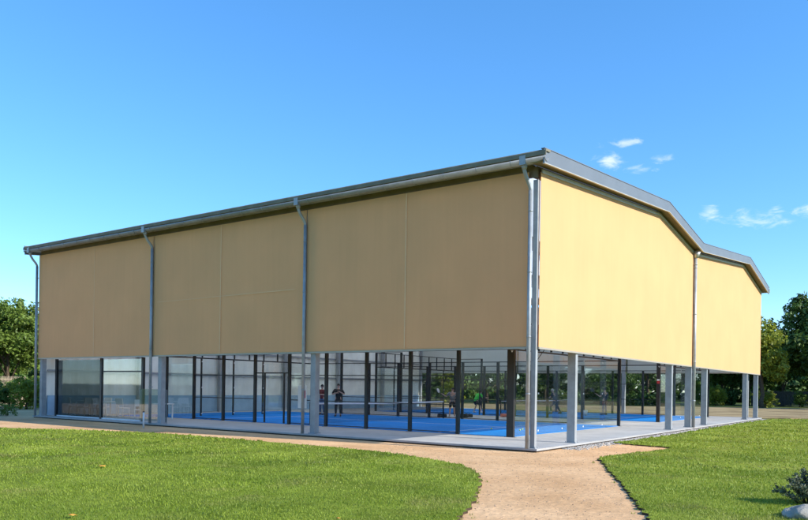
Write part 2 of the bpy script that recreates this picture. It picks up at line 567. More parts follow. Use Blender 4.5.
def blades(name, poly, bands, label, seed, zbase):
    """bands: (ymin, ymax, per m2, height, width); every blade is a bent sliver"""
    rng = np.random.default_rng(seed)
    xs = np.array([p[0] for p in poly])
    VV, FF, base = [], [], 0
    for (y0, y1, dens, hgt, wid) in bands:
        # only the wedge the viewer can see, with a generous margin to both sides
        half = 0.66 * y1 + 2.5
        xa, xb = max(xs.min(), -half), min(xs.max(), half)
        if xb <= xa:
            continue
        n = int((xb - xa) * (y1 - y0) * dens)
        P = np.stack([rng.uniform(xa, xb, n), rng.uniform(y0, y1, n)], 1)
        P = P[np.abs(P[:, 0]) < 0.66 * P[:, 1] + 2.5]
        # patchy growth
        f = np.sin(P[:, 0] * 1.7 + 3 * np.sin(P[:, 1] * 0.6)) * np.sin(P[:, 1] * 1.3 + 2 * np.sin(P[:, 0] * 0.5 + seed))
        P = P[(rng.random(len(P)) < 0.72 + 0.28 * f)]
        P = P[inside(P, poly)]
        # loose tufts creeping over the edge of the sand
        E_ = np.array([(p[0], p[1]) for p in poly[:-3]])
        E_ = E_[(E_[:, 1] > y0) & (E_[:, 1] < y1) & (np.abs(E_[:, 0]) < half)]
        if len(E_):
            tuft = E_[rng.integers(len(E_), size=len(E_) // 3 + 1)] + rng.normal(0, .07, (len(E_) // 3 + 1, 2))
            P = np.concatenate([P, np.repeat(tuft, 9, 0) + rng.normal(0, .022, (len(tuft) * 9, 2))])
        n = len(P)
        f = np.sin(P[:, 0] * 1.1 + 2 * np.sin(P[:, 1] * 0.8)) * np.sin(P[:, 1] * 0.9 + seed)
        a = rng.uniform(0, 2 * np.pi, n)
        d = np.stack([np.cos(a), np.sin(a)], 1)
        s = np.stack([-np.sin(a), np.cos(a)], 1)
        h = hgt * (1 + 0.25 * f) * rng.uniform(0.5, 1.3, n)
        w = wid * rng.uniform(0.6, 1.2, n) * 0.5
        lean = h * rng.uniform(0.2, 1.0, n)
        z0 = np.where(inside(P, poly), zbase, GZ - 0.002)
        b0 = np.concatenate([P - s * w[:, None], z0[:, None]], 1)
        b1 = np.concatenate([P + s * w[:, None], z0[:, None]], 1)
        m0 = np.concatenate([P + d * (lean * 0.35)[:, None] - s * (w * .75)[:, None], (z0 + h * 0.65)[:, None]], 1)
        m1 = np.concatenate([P + d * (lean * 0.35)[:, None] + s * (w * .75)[:, None], (z0 + h * 0.65)[:, None]], 1)
        t = np.concatenate([P + d * lean[:, None], (z0 + h)[:, None]], 1)
        VV.append(np.stack([b0, b1, m1, m0, t], 1).reshape(-1, 3))
        i = base + np.arange(n) * 5
        FF.append(np.stack([i, i + 1, i + 2, i + 3, i + 2, i + 4], 1))   # quad (0..3) then the tip triangle (3, 2, 4)
        base += n * 5
    V = np.concatenate(VV)
    F = np.concatenate(FF)
    nb = len(F)
    me = bpy.data.meshes.new(name)
    me.vertices.add(len(V))
    me.vertices.foreach_set('co', V.astype(np.float32).ravel())
    q = F[:, :4]
    tri = np.stack([F[:, 3], F[:, 4], F[:, 5]], 1)
    loops = np.concatenate([np.concatenate([q, tri], 1).ravel()])
    me.loops.add(nb * 7)
    me.loops.foreach_set('vertex_index', loops.astype(np.int32))
    me.polygons.add(nb * 2)
    st = (np.arange(nb) * 7)[:, None] + np.array([0, 4])
    me.polygons.foreach_set('loop_start', st.ravel().astype(np.int32))
    me.update(calc_edges=True)
    me.materials.append(M['blade'])
    o = link(name, me)
    tag(o, label, 'grass', kind='stuff')
    return o


LP = [(p.x, p.y) for p in left_lawn]
RP = [(p.x, p.y) for p in right_lawn]


def stones(name, pts, sizes, material, label):
    mb = MB()
    rg = random.Random(len(pts))
    for (x, y, z), r in zip(pts, sizes):
        a = rg.uniform(0, 6.28)
        n = 6
        ring = [(x + r * rg.uniform(.75, 1.1) * math.cos(a + 2 * math.pi * k / n), y + r * rg.uniform(.75, 1.1) * math.sin(a + 2 * math.pi * k / n), z) for k in range(n)]
        mid = [(x + (p[0] - x) * .75, y + (p[1] - y) * .75, z + r * rg.uniform(.35, .6)) for p in ring]
        mb.add(ring + mid + [(x, y, z + r * .75)], [(k, (k + 1) % n, n + (k + 1) % n, n + k) for k in range(n)] + [(n + k, n + (k + 1) % n, 2 * n) for k in range(n)], 0, True)
    me = bpy.data.meshes.new(name)
    me.from_pydata(mb.v, [], mb.f)
    me.polygons.foreach_set('use_smooth', mb.sm)
    me.materials.append(M[material])
    o = link(name, me)
    tag(o, label, 'gravel', kind='stuff')
    return o


# ------------------------------------------------------------------ the hall
LU, LV = 26.72, 33.4
BAY = 8.747
HEM = 2.84
PROF = [(-0.6, 7.66), (0.0, 7.72), (11.15, 8.74), (16.7, 8.03), (27.6, 9.05), (33.4, 8.12), (33.9, 8.04)]


def prof(v):
    for (a, za), (b, zb) in zip(PROF[:-1], PROF[1:]):
        if v <= b:
            return za + (zb - za) * (v - a) / (b - a)
    return PROF[-1][1]


hall = site('sports_hall', 0, 0)
tag(hall, 'large open sided hall hung with sand coloured fabric screens under a grey folded roof', 'sports hall')

# roof: a folded deck with thickness, over the whole plan
def roof_section(o0, o1, v0=-0.42, v1=33.8):
    vs = [v0] + [p[0] for p in PROF[1:-1]] + [v1]
    return [(v, prof(v) + o0) for v in vs] + [(v, prof(v) + o1) for v in reversed(vs)]


# unseen translucent strips, added to brighten the interior, split the deck along u
strips = []
edges_u = [-0.388, 0.8, 6.4, 7.2, 12.6, 13.4, 18.8, 19.6, 25.6, LU + 0.45]
M['added_roof_light'] = fabric_mat('translucent roof sheet', (0.92, 0.93, 0.92), 0.95)
for k in range(len(edges_u) - 1):
    rb = MB()
    if k % 2 == 0:
        rb.sweep(roof_section(0.22, 0.42), 'y', edges_u[k], edges_u[k + 1])
        rb.build('roof', 'roof', hall)
    else:
        a_, b_ = edges_u[k] + 0.002, edges_u[k + 1] - 0.002
        rb.sweep([(-0.42, prof(-0.42) + 0.22), (0.9, prof(0.9) + 0.22), (0.9, prof(0.9) + 0.42), (-0.42, prof(-0.42) + 0.42)], 'y', a_, b_)
        rb.build('roof', 'roof', hall)
        rb = MB()
        rb.sweep(roof_section(0.34, 0.36, 0.902, 32.6), 'y', a_, b_)
        rb.build('added_roof_light', 'added_roof_light', hall)
        rb = MB()
        rb.sweep([(32.602, prof(32.6) + 0.22), (33.8, prof(33.8) + 0.22), (33.8, prof(33.8) + 0.42), (32.602, prof(32.6) + 0.42)], 'y', a_, b_)
        rb.build('roof', 'roof', hall)

# gable fascia on the sunny front and its twin at the far end
for (ua, ub) in ((-0.43, -0.39), (LU + 0.452, LU + 0.50)):
    fb = MB()
    fb.sweep(roof_section(0.10, 0.475, -0.53, 33.92), 'y', ua, ub)
    fo = fb.build('fascia', 'fascia', hall)
    # a narrow drip fold along its foot
    db = MB()
    db.sweep(roof_section(0.075, 0.097, -0.53, 33.92), 'y', ua - 0.012, ub + 0.01)
    db.build('drip_edge', 'trim', fo)
    cb = MB()
    cb.sweep(roof_section(0.478, 0.50, -0.54, 33.94), 'y', ua - 0.015, ub + 0.06)
    cb.build('capping', 'fascia', fo)
# soffit below the overhang
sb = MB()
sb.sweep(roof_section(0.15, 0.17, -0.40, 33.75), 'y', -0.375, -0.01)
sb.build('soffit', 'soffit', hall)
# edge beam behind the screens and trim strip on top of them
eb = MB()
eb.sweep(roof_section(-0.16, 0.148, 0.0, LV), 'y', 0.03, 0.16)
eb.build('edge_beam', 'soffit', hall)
tb = MB()
tb.sweep(roof_section(-0.04, 0.07, 0.10, LV), 'y', -0.085, -0.055)
tb.build('trim_strip', 'trim', hall)

# eaves of the long front: folded sheet edge over a half round gutter
GA, GB = -0.47, LU + 0.62
ev = MB()
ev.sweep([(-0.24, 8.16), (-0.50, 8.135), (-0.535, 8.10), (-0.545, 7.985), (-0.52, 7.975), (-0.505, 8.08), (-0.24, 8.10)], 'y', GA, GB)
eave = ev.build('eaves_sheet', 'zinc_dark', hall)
gu = MB()
arc = [(-0.415 + 0.125 * math.cos(t), 7.955 + 0.125 * math.sin(t)) for t in [math.pi + math.pi * k / 12 for k in range(13)]]
inner = [(-0.415 + 0.113 * math.cos(t), 7.955 + 0.113 * math.sin(t)) for t in [2 * math.pi - math.pi * k / 12 for k in range(13)]]
gu.sweep(arc + inner, 'y', GA + 0.02, GB - 0.02, 0, True)
M['gutter'] = mat('dull gutter zinc', (0.235, 0.25, 0.26), 0.5, 0.25, 0.12, 1.5, fine=(5, 0.85, 1.1))
gut = gu.build('gutter', 'gutter', hall)
for k in range(24):
    b = MB()
    y = 0.6 + k * 1.1
    b.tube([(-0.55, y, 7.975), (-0.54, y, 7.90), (-0.48, y, 7.835), (-0.40, y, 7.815), (-0.30, y, 7.86), (-0.27, y, 7.95)], 0.008, 5)
    b.build('gutter_bracket', 'galv', gut)
# eaves of the far long side
fe = MB()
fe.sweep([(34.0, 8.42), (34.04, 8.30), (34.0, 8.20), (33.86, 8.20), (33.84, 8.42)], 'y', GA, GB)
fe.build('eaves_sheet', 'zinc', hall)
# wall head (dark slot between gutter and screens) on the long front
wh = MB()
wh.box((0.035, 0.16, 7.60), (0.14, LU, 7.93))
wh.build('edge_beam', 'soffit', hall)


# downpipes on the long front with swan neck, collar, clamps
def downpipe(u, du, neck=True):
    m = MB()
    top = 7.90
    m.tube([(-0.105, u, 7.20), (-0.105, u, 0.0)], 0.058, 12)
    o = m.build('downpipe', 'galv', hall)
    n = MB()
    n.tube([(-0.42, u + du, 7.92), (-0.42, u + du, 7.75), (-0.40, u + du, 7.66), (-0.30, u + du * .7, 7.50), (-0.17, u + du * .25, 7.34), (-0.115, u, 7.24), (-0.105, u, 7.08)], 0.052, 12)
    n.build('swan_neck', 'galv', o)
    c = MB()
    c.box((-0.555, u + du - 0.09, 7.80), (-0.40, u + du + 0.09, 8.05))
    c.tube([(-0.42, u + du, 7.86), (-0.42, u + du, 7.70)], [0.10, 0.062], 12)
    c.build('outlet_collar', 'galv', o)
    for z in (6.6, 4.9, 3.1, 1.5):
        k = MB()
        k.tube([(-0.105, u, z), (-0.105, u, z + 0.035)], 0.067, 12)
        k.box((-0.07, u - 0.012, z + .008), (0.02, u + 0.012, z + 0.028))
        k.build('pipe_clamp', 'galv', o)
    return o


downpipe(0.17, 0.05)
downpipe(BAY, 0.05)
downpipe(2 * BAY, 0.05)
downpipe(LU + 0.10, 0.05)
# valley pipe on the gable front
m = MB()
m.tube([(16.48, -0.13, 7.86), (16.48, -0.13, 0.0)], 0.075, 12)
vp = m.build('downpipe', 'galv', hall)
k = MB()
k.tube([(16.48, -0.20, 8.12), (16.48, -0.16, 7.95), (16.48, -0.13, 7.82)], [0.16, 0.13, 0.085], 12)
k.build('outlet_collar', 'zinc', vp)
for z in (7.5, 7.35, 5.2, 3.0, 1.2):
    c = MB()
    c.tube([(16.48, -0.13, z), (16.48, -0.13, z + 0.05)], 0.086, 12)
    c.box((16.46, -0.06, z + .01), (16.50, 0.0, z + .04))
    c.build('pipe_clamp', 'galv', vp)


# columns: H sections with base plates
def column(v, u, wv, wu, top, side='steel'):
    """origin at the outer corner; flanges face along u"""
    m = MB()
    t = 0.016
    m.box((v, u, 0.012), (v + wv, u + t, top))
    m.box((v, u + wu - t, 0.012), (v + wv, u + wu, top))
    m.box((v + 0.002, u + t, 0.012), (v + 0.014, u + wu - t, top))
    m.box((v + wv - 0.014, u + t, 0.012), (v + wv - 0.002, u + wu - t, top))
    o = m.build('column', side, hall)
    p = MB()
    p.box((v - 0.05, u - 0.05, 0.0), (v + wv + 0.05, u + wu + 0.05, 0.012))
    for a in (-0.025, wv + 0.025):
        for b in (-0.025, wu + 0.025):
            p.tube([(v + a, u + b, 0.012), (v + a, u + b, 0.05)], 0.012, 6)
    p.build('base_plate', 'galv', o)
    return o


column(0.0, 0.0, 0.13, 0.14, 7.5)                        # outer corner
for v in (2.85, 13.35, 16.45, 19.45, 29.45, 32.9):        # gable front
    column(v, 0.0, 0.17, 0.26, prof(v) - 0.1)
for u in (BAY - 0.42, 2 * BAY - 0.52, LU - 0.22):         # long front
    column(0.05, u, 0.22, 0.22, 7.55)
for u in (0.3, BAY - 0.3, 2 * BAY - 0.3, LU - 0.5):       # far long side
    column(33.1, u + 0.3, 0.2, 0.24, 7.9)
# added backing strips that stop light streaking through the screen joints
for u in (BAY, 2 * BAY):
    m = MB()
    m.box((0.004, u - 0.12, HEM), (0.03, u + 0.12, 7.72))
    m.build('light_stop_strip', 'steel', hall)
# lower rail under the screens
rl = MB()
rl.box((0.35, 0.02, HEM - 0.045), (33.3, 0.10, HEM + 0.03))
rl.build('screen_rail', 'trim', hall)
rl = MB()
rl.box((0.02, 0.35, HEM - 0.03), (0.10, LU - 0.05, HEM + 0.03))
rl.build('screen_rail', 'trim', hall)
# wind brace rod of the first bay
br = MB()
br.tube([(0.25, 0.24, 2.25), (2.72, 0.24, 3.9)], 0.012, 6)
br.build('brace_rod', 'black', hall)


# fabric screens -------------------------------------------------
def screen(a, b, axis, off, z0, top, material='fabric', seams=(), hseam=None, parent=hall, dirn=-1, amp=0.010, seed=0):
    """a stretched fabric panel with gentle billow; a..b along axis, off the other coordinate"""
    rg = random.Random(seed)
    nx, nz = 28, 16
    ph = [rg.uniform(0, 6.28) for _ in range(4)]
    xs = sorted(set([a + (b - a) * i / nx for i in range(nx + 1)] + [p[0] for p in PROF if axis == 'x' and a < p[0] < b]))
    nx = len(xs) - 1
    front, back = [], []
    for i, t in enumerate(xs):
        zt = top(t)
        for j in range(nz + 1):
            s = j / nz
            z = z0 + (zt - z0) * s
            q = (t - a) / (b - a)
            w = amp * math.sin(math.pi * q) ** .5 * math.sin(math.pi * s) ** .5 * (math.sin(5 * q + ph[0]) + 0.6 * math.sin(9 * q + 2.5 * s + ph[1]) + 0.5 * math.sin(4 * s + ph[2])) if 0 < q < 1 and 0 < s < 1 else 0
            front.append((t, off + w, z) if axis == 'x' else (off + w, t, z))
            back.append((t, off + w + 0.012, z) if axis == 'x' else (off + w + 0.012, t, z))
    n = len(front)
    fs = []
    r = nz + 1
    for i in range(nx):
        for j in range(nz):
            f = (i * r + j, (i + 1) * r + j, (i + 1) * r + j + 1, i * r + j + 1)
            fs.append(f)
            fs.append(tuple(n + x for x in reversed(f)))
    rim = [i * r for i in range(nx + 1)] + [nx * r + j for j in range(1, r)] + [i * r + nz for i in range(nx - 1, -1, -1)] + [j for j in range(nz - 1, 0, -1)]
    m = MB()
    m.add(front + back, fs, 0, True)
    m.add(front + back, [(p, q, n + q, n + p) for p, q in zip(rim, rim[1:] + rim[:1])], 0, False)
    o = link('fabric_screen', m.mesh('fabric_screen', material, merge=False), parent)
    h = MB()
    if axis == 'x':
        h.box((a, off - 0.012, z0 - 0.055), (b, off + 0.03, z0 - 0.002))
    else:
        h.box((off - 0.012, a, z0 - 0.055), (off + 0.03, b, z0 - 0.002))
    h.build('hem_bar', 'hem', o)
    for s in seams:
        q = MB()
        if axis == 'x':
            q.box((s - 0.016, off - 0.022, z0 + 0.02), (s + 0.016, off - 0.018, top(s) - 0.02))
        else:
            q.box((off - 0.022, s - 0.016, z0 + 0.02), (off - 0.018, s + 0.016, top(s) - 0.02))
        q.build('seam', 'seam', o)
    if hseam:
        q = MB()
        q.box((off - 0.0215, a + 0.5, hseam - 0.012), (off - 0.0175, b - 0.3, hseam + 0.012))
        q.build('seam', 'seam', o)
    return o


TOPL = lambda t: 7.73
screen(0.27, BAY - 0.02, 'y', -0.03, HEM, TOPL, seams=(BAY * 0.5 + 0.1,), seed=1)
screen(BAY + 0.02, 2 * BAY - 0.02, 'y', -0.03, HEM, TOPL, seams=(BAY * 1.5 + 0.1,), hseam=5.05, seed=2)
screen(2 * BAY + 0.02, LU + 0.03, 'y', -0.03, HEM, TOPL, seams=(BAY * 2.5,), seed=3)
screen(0.085, 16.46, 'x', -0.05, HEM, lambda v: prof(v) - 0.005, seed=4)
screen(16.50, LV + 0.02, 'x', -0.05, HEM, lambda v: prof(v) - 0.005, seed=5)
# far long side, seen from within
for k in range(3):
    screen(k * BAY + 0.05, (LU if k == 2 else (k + 1) * BAY - 0.05), 'y', 33.45, 2.95, lambda t: 7.95, 'fabric_pale', seed=10 + k)
# solid corrugated end wall
cw = MB()
n = 210
pts = []
for i in range(n + 1):
    v = 0.3 + (LV - 0.4) * i / n
    d = (0.0, 0.05, 0.05, 0.0)[i % 4]
    pts.append((v, LU - 0.02 + d))
vs = []
for v, u in pts:
    vs += [(v, u, 0.05), (v, u, prof(v) + 0.1), (v, u + 0.02, 0.05), (v, u + 0.02, prof(v) + 0.1)]
fs = []
for i in range(n):
    a, b = 4 * i, 4 * i + 4
    fs += [(a, b, b + 1, a + 1), (a + 2, a + 3, b + 3, b + 2), (a + 1, b + 1, b + 3, a + 3), (a, a + 2, b + 2, b)]
cw.add(vs, fs)
wall = cw.build('end_wall', 'cladding', hall)
sk = MB()
sk.box((0.4, LU - 0.10, 0.02), (33.0, LU - 0.05, 1.0))
sk.build('skirting_board', 'skirt', wall)
for v in (5.5, 11.15, 16.7, 22.2, 27.6):
    c = MB()
    c.box((v - 0.12, LU - 0.36, 0.0), (v + 0.12, LU - 0.12, prof(v)))
    c.build('wall_post', 'steel', wall)
for z in (2.2, 3.6, 5.2):
    c = MB()
    c.box((0.4, LU - 0.118, z), (33.0, LU - 0.052, z + 0.10))
    c.build('wall_rail', 'steel', wall)


# the eaves fall gently towards the outer corner
for o in [hall] + list(hall.children_recursive):
    if o.type == 'MESH':
        for v in o.data.vertices:
            if v.co.z > 6.5:
                v.co.z += 0.0062 * v.co.y


# ------------------------------------------------------------------ padel courts
U0, PAN, NP = 2.72, 2.115, 9
CLEN, CW = PAN * NP, 10.8


def court(v0, label, corner):
    # blue playing surface
    f = MB()
    f.box((0.0, 0.0, 0.001), (CW, CLEN, 0.018))
    so = structure('court_surface', f.mesh('court_surface', 'turf'))
    so.location, so.rotation_euler = W(v0, U0), (0, 0, RZ)
    ln = MB()
    w = 0.05
    for y in (3.0, CLEN - 3.0):
        ln.box((0.1, y - w / 2, 0.0185), (CW - 0.1, y + w / 2, 0.022))
    ln.box((CW / 2 - w / 2, 3.0 + w / 2, 0.0185), (CW / 2 + w / 2, CLEN - 3.0 - w / 2, 0.022))
    ln.build('court_line', 'white', so)
    # enclosure
    c = site('padel_court', v0, U0)
    tag(c, label, 'court enclosure', 'padel court enclosures in the hall')

    def post(x, y, h, wx=0.09, wy=0.09, material='black'):
        p = MB()
        p.box((x - wx / 2, y - wy / 2, 0.008), (x + wx / 2, y + wy / 2, h))
        o = p.build('post', material, c)
        b = MB()
        b.box((x - wx / 2 - .05, y - wy / 2 - .05, 0.0), (x + wx / 2 + .05, y + wy / 2 + .05, 0.008))
        b.build('base_plate', material, o)
        return o

    def rail(a, b, t=0.045):
        p = MB()
        p.box((min(a[0], b[0]) - t / 2, min(a[1], b[1]) - t / 2, a[2] - t / 2), (max(a[0], b[0]) + t / 2, max(a[1], b[1]) + t / 2, a[2] + t / 2))
        return p.build('rail', 'black', c)

    def panel(name, material, a, b, z0, z1):
        p = MB()
        if name == 'glass_panel':
            t = 0.006
            if a[0] == b[0]:
                p.box((a[0] - t, a[1], z0), (a[0] + t, b[1], z1))
            else:
                p.box((a[0], a[1] - t, z0), (b[0], a[1] + t, z1))
        else:
            p.add([(a[0], a[1], z0), (b[0], b[1], z0), (b[0], b[1], z1), (a[0], a[1], z1)], [(0, 1, 2, 3)])
        return p.build(name, material, c)

    for side, x in ((0, 0.0), (1, CW)):
        for k in range(NP + 1):
            big = k in (0, NP)
            if side == 0 and k == 0:
                o = post(x, 0.0, 5.9, 0.12, 0.26 if corner else 0.18, 'brownblack')
                q = MB()                                  # small pale badge on the lamp post
                yb, zb = -0.05, 2.93
                q.add([(x - 0.066, yb + 0.05, zb + 0.05), (x - 0.066, yb + 0.02, zb + 0.05), (x - 0.066, yb, zb + 0.01), (x - 0.066, yb - 0.02, zb + 0.05), (x - 0.066, yb - 0.05, zb + 0.05), (x - 0.066, yb, zb - 0.03)],
                      [(0, 1, 2, 5), (5, 2, 3, 4)])
                q.build('badge', 'white', o)
                q = MB()
                q.box((x - 0.30, -0.10, 5.75), (x + 0.9, 0.10, 5.85))
                q.build('lamp_head', 'black', o)
            else:
                post(x, k * PAN, 4.0 if big or k in (1, NP - 1) else 3.05, 0.10, 0.13)
        door = 5 if side == 0 else None
        for k in range(NP):
            a, b = k * PAN + 0.06, (k + 1) * PAN - 0.06
            if k in (0, NP - 1):
                gp = panel('glass_panel', 'glass', (x, a), (x, b), 0.03, 2.98)
                panel('mesh_panel', 'wire', (x, a), (x, b), 3.07, 3.96)
                rail((x, a, 3.03), (x, b, 3.03), 0.05)
                rail((x, a, 3.98), (x, b, 3.98))
            elif k == door:
                mid = (a + b) / 2
                for yy in (a + 0.25, b - 0.55):
                    d = MB()
                    d.box((x - 0.03, yy - 0.03, 0.03), (x + 0.03, yy + 0.03, 2.18))
                    d.build('door_jamb', 'black', c)
                rail((x, a, 2.2), (x, b, 2.2), 0.055)
                rail((x, a, 3.03), (x, b, 3.03))
                panel('mesh_panel', 'wire', (x, a), (x, b), 2.25, 3.0)
            else:
                panel('mesh_panel', 'wire', (x, a), (x, b), 0.06, 3.0)
                for z in (0.06, 1.05, 2.10, 3.03):
                    rail((x, a, z), (x, b, z), 0.035 if z < 3 else 0.045)
    for y in (0.0, CLEN):
        far = y > 1
        for k in range(5):
            a, b = k * CW / 5 + 0.055, (k + 1) * CW / 5 - 0.055
            if 0 < k:
                a -= 0.045
            if k < 4:
                b += 0.045
            gp = panel('glass_panel', 'glass', (a, y), (b, y), 0.03, 2.97)
            for z in (0.14, 1.5, 2.85):
                if k:
                    q = MB()
                    q.box((a - 0.045, y - 0.016, z - 0.03), (a + 0.025, y - 0.0065, z + 0.03))
                    q.build('glass_clip', 'chrome', gp)
            panel('mesh_panel', 'wire', (a, y), (b, y), 3.06, 3.97)
            rail((a, y, 3.02), (b, y, 3.02), 0.07 if far else 0.05)
            rail((a, y, 3.99), (b, y, 3.99))
            for t in (0.0, 0.5):
                if k or t:
                    post_x = k * CW / 5 + t * CW / 5
                    s_ = MB()
                    s_.box((post_x - 0.025, y - 0.035, 3.06), (post_x + 0.025, y + 0.035, 3.96))
                    s_.build('stub_post', 'black', c)
            if far and k:
                post(k * CW / 5, y + 0.06, 3.0, 0.07, 0.07)
    # net
    n = site('padel_net', v0, U0 + CLEN / 2, 0.022)
    p = MB()
    p.add([(0.25, 0, 0.03), (CW - 0.25, 0, 0.03), (CW - 0.25, 0, 0.86), (CW / 2, 0, 0.82), (0.25, 0, 0.86)], [(0, 1, 2, 3, 4)])
    p.build('netting', 'netting', n)
    p = MB()
    for xa, za, xb, zb in ((0.22, .93, CW / 2, .89), (CW / 2, .89, CW - 0.22, .93)):
        p.add([(xa, -.012, za - .07), (xb, -.012, zb - .07), (xb, -.012, zb), (xa, -.012, za), (xa, .012, za - .07), (xb, .012, zb - .07), (xb, .012, zb), (xa, .012, za)],
              [(0, 1, 2, 3), (7, 6, 5, 4), (3, 2, 6, 7), (0, 4, 5, 1), (0, 3, 7, 4), (1, 5, 6, 2)])
    p.build('tape', 'white', n)
    for x in (0.2, CW - 0.2):
        p = MB()
        p.tube([(x, 0, 0.0), (x, 0, 0.96)], 0.04, 8)
        p.build('net_post', 'black', n)
    return c, n


cA, nA = court(3.82, 'black framed glass and mesh enclosure of the padel court nearest the hall corner', True)
cB, nB = court(20.7, 'second black framed padel court enclosure, deeper in the hall beyond the corridor', False)
tag(nA, 'white taped dark net across the nearer blue court', 'net', 'padel nets')
tag(nB, 'white taped dark net across the farther blue court', 'net', 'padel nets')

# blue run-off beyond the end wall of the nearer court
f = MB()
f.box((3.0, U0 + CLEN + 0.25, 0.001), (14.6, 24.9, 0.016))
so = structure('court_surface', f.mesh('court_surface', 'turf'))
so.location, so.rotation_euler = W(0, 0), (0, 0, RZ)

# small notice on the lamp post of the second court
nb = MB()
nb.box((-0.016, -0.075, 0.0), (0.0, 0.075, 0.15), 1)
nb.box((-0.016, -0.075, 0.152), (0.0, 0.075, 0.24), 0)
o = nb.build('notice', ['white_plastic', 'red'])
o.location, o.rotation_euler = W(20.63, U0 - 0.02, 2.05), (0, 0, RZ)
tag(o, 'small white and red notice on the black post of the second court', 'notice')

# white board with a pink block behind the first long-side downpipe
b = site('notice_board', 3.72, 12.42, 0.72)
m = MB()
m.box((-0.02, -0.24, 0.0), (0.0, 0.24, 0.95))
m.build('board', 'white_plastic', b)
m = MB()
m.box((-0.024, -0.19, 0.42), (-0.021, 0.02, 0.74))
m.build('print', 'pink', b)
tag(b, 'white board with a pink block hung on the fence behind the middle downpipe', 'board')


# ------------------------------------------------------------------ lounge corner behind glass at the far left
wb = site('glass_screen', 0.55, 17.2)
tag(wb, 'tall grey tinted glass windbreak in dark frames at the left end of the hall', 'glass screen')
for y in (8.85, 4.95, 1.75):
    p = MB()
    p.box((-0.05, y - 0.07, 0.0), (0.05, y + 0.07, 2.80))
    p.build('post', 'black', wb)
for a, b_, mm in ((5.03, 8.77, 'glass_dim'), (1.83, 4.87, 'glass')):
    p = MB()
    p.box((-0.006, a, 0.05), (0.006, b_, 2.74))
    p.build('glass_panel', mm, wb)
    p = MB()
    p.box((-0.03, a, 0.0), (0.03, b_, 0.05))
    p.build('rail', 'white_plastic', wb)
p = MB()
p.box((-0.02, 1.83, 2.16), (0.02, 4.87, 2.22))
p.build('rail', 'black', wb)
bar = site('glass_barrier', 0.32, 16.95)
p = MB()
p.box((-0.008, 0.0, 0.06), (0.008, 1.9, 1.42))
p.build('glass_panel', 'glass_pale', bar)
for y in (0.05, 1.85):
    p = MB()
    p.box((0.011, y - 0.03, 0.0), (0.04, y + 0.03, 1.40))
    p.build('post', 'galv', bar)
tag(bar, 'low pale glass barrier beside the second downpipe from the left', 'barrier')


def chair(v, u, rz, label):
    c = empty('chair', W(v, u), RZ + rz)
    tag(c, label, 'chair', 'white chairs in the lounge corner')
    p = MB()
    p.box((-0.23, -0.22, 0.43), (0.23, 0.22, 0.46))
    p.build('seat', 'white_plastic', c)
    p = MB()
    p.add([(-.22, .22, .60), (.22, .22, .60), (.22, .29, .92), (-.22, .29, .92), (-.22, .24, .60), (.22, .24, .60), (.22, .31, .92), (-.22, .31, .92)],
          [(0, 1, 2, 3), (7, 6, 5, 4), (0, 4, 5, 1), (1, 5, 6, 2), (2, 6, 7, 3), (3, 7, 4, 0)])
    p.build('backrest', 'white_plastic', c)
    for x in (-0.2, 0.2):
        p = MB()
        p.tube([(x, -0.19, 0.43), (x, -0.22, 0.0)], 0.018, 6)
        p.build('leg', 'white_plastic', c)
        p = MB()
        p.tube([(x, 0.25, 0.90), (x, 0.21, 0.45), (x, 0.26, 0.0)], 0.018, 6)
        p.build('leg', 'white_plastic', c)
    return c


def table(v, u, label):
    t = empty('table', W(v, u), RZ)
    tag(t, label, 'table', 'white tables in the lounge corner')
    p = MB()
    p.box((-0.4, -0.4, 0.71), (0.4, 0.4, 0.745))
    p.build('table_top', 'white_plastic', t)
    for x in (-.34, .34):
        for y in (-.34, .34):
            p = MB()
            p.box((x - .025, y - .025, 0), (x + .025, y + .025, .71))
            p.build('leg', 'white_plastic', t)


chair(1.5, 27.0 - 0.95, 1.2, 'white chair at the extreme left end of the lounge, behind tinted glass')
chair(1.4, 25.0, 3.3, 'white chair turned to the first white table from the left')
chair(2.3, 24.7, -1.2, 'white chair behind the first white table from the left')
chair(1.3, 23.5, 0.3, 'white chair beside the second white table, facing the lawn')
chair(2.3, 23.1, 1.8, 'white chair behind the second white table from the left')
chair(1.5, 20.6, 2.6, 'white chair alone behind the clear glass pane')
table(1.9, 25.6, 'small white square table nearest the left end column')
table(2.0, 23.9, 'small white square table in the middle of the lounge corner')
table(2.2, 19.9, 'small white square table behind the clear glass pane')

# thin marker post on the edge of the lawn
mk = site('marker_post', -1.27, 16.23, GZ)
p = MB()
p.tube([(0, 0, 0), (0, 0, 0.62)], 0.035, 8)
p.build('post', 'white_plastic', mk)
p = MB()
p.tube([(0, 0, 0.62), (0, 0, 0.66)], 0.038, 8)
p.build('cap', 'black', mk)
tag(mk, 'short thin white marker post standing before the shaded slab edge', 'post')


# ------------------------------------------------------------------ people
def skin_mesh(verts, edges, root, sub=1):
    names = list(verts)
    me = bpy.data.meshes.new('skin')
    me.from_pydata([verts[n][0] for n in names], [(names.index(a), names.index(b)) for a, b in edges], [])
    o = bpy.data.objects.new('skin', me)
    COL.objects.link(o)
    md = o.modifiers.new('Skin', 'SKIN')
    md.use_smooth_shade = True
    if sub:
        s = o.modifiers.new('Sub', 'SUBSURF')
        s.levels = s.render_levels = sub
    for n, sv in zip(names, me.skin_vertices[0].data):
        r = verts[n][1]
        sv.radius = r if isinstance(r, tuple) else (r, r)
        sv.use_root = n == root
    dg = bpy.context.evaluated_depsgraph_get()
    dg.update()
    r = bpy.data.meshes.new_from_object(o.evaluated_get(dg))
    vs = [v.co.copy() for v in r.vertices]
    fs = [tuple(p.vertices) for p in r.polygons]
    bpy.data.objects.remove(o)
    return vs, fs


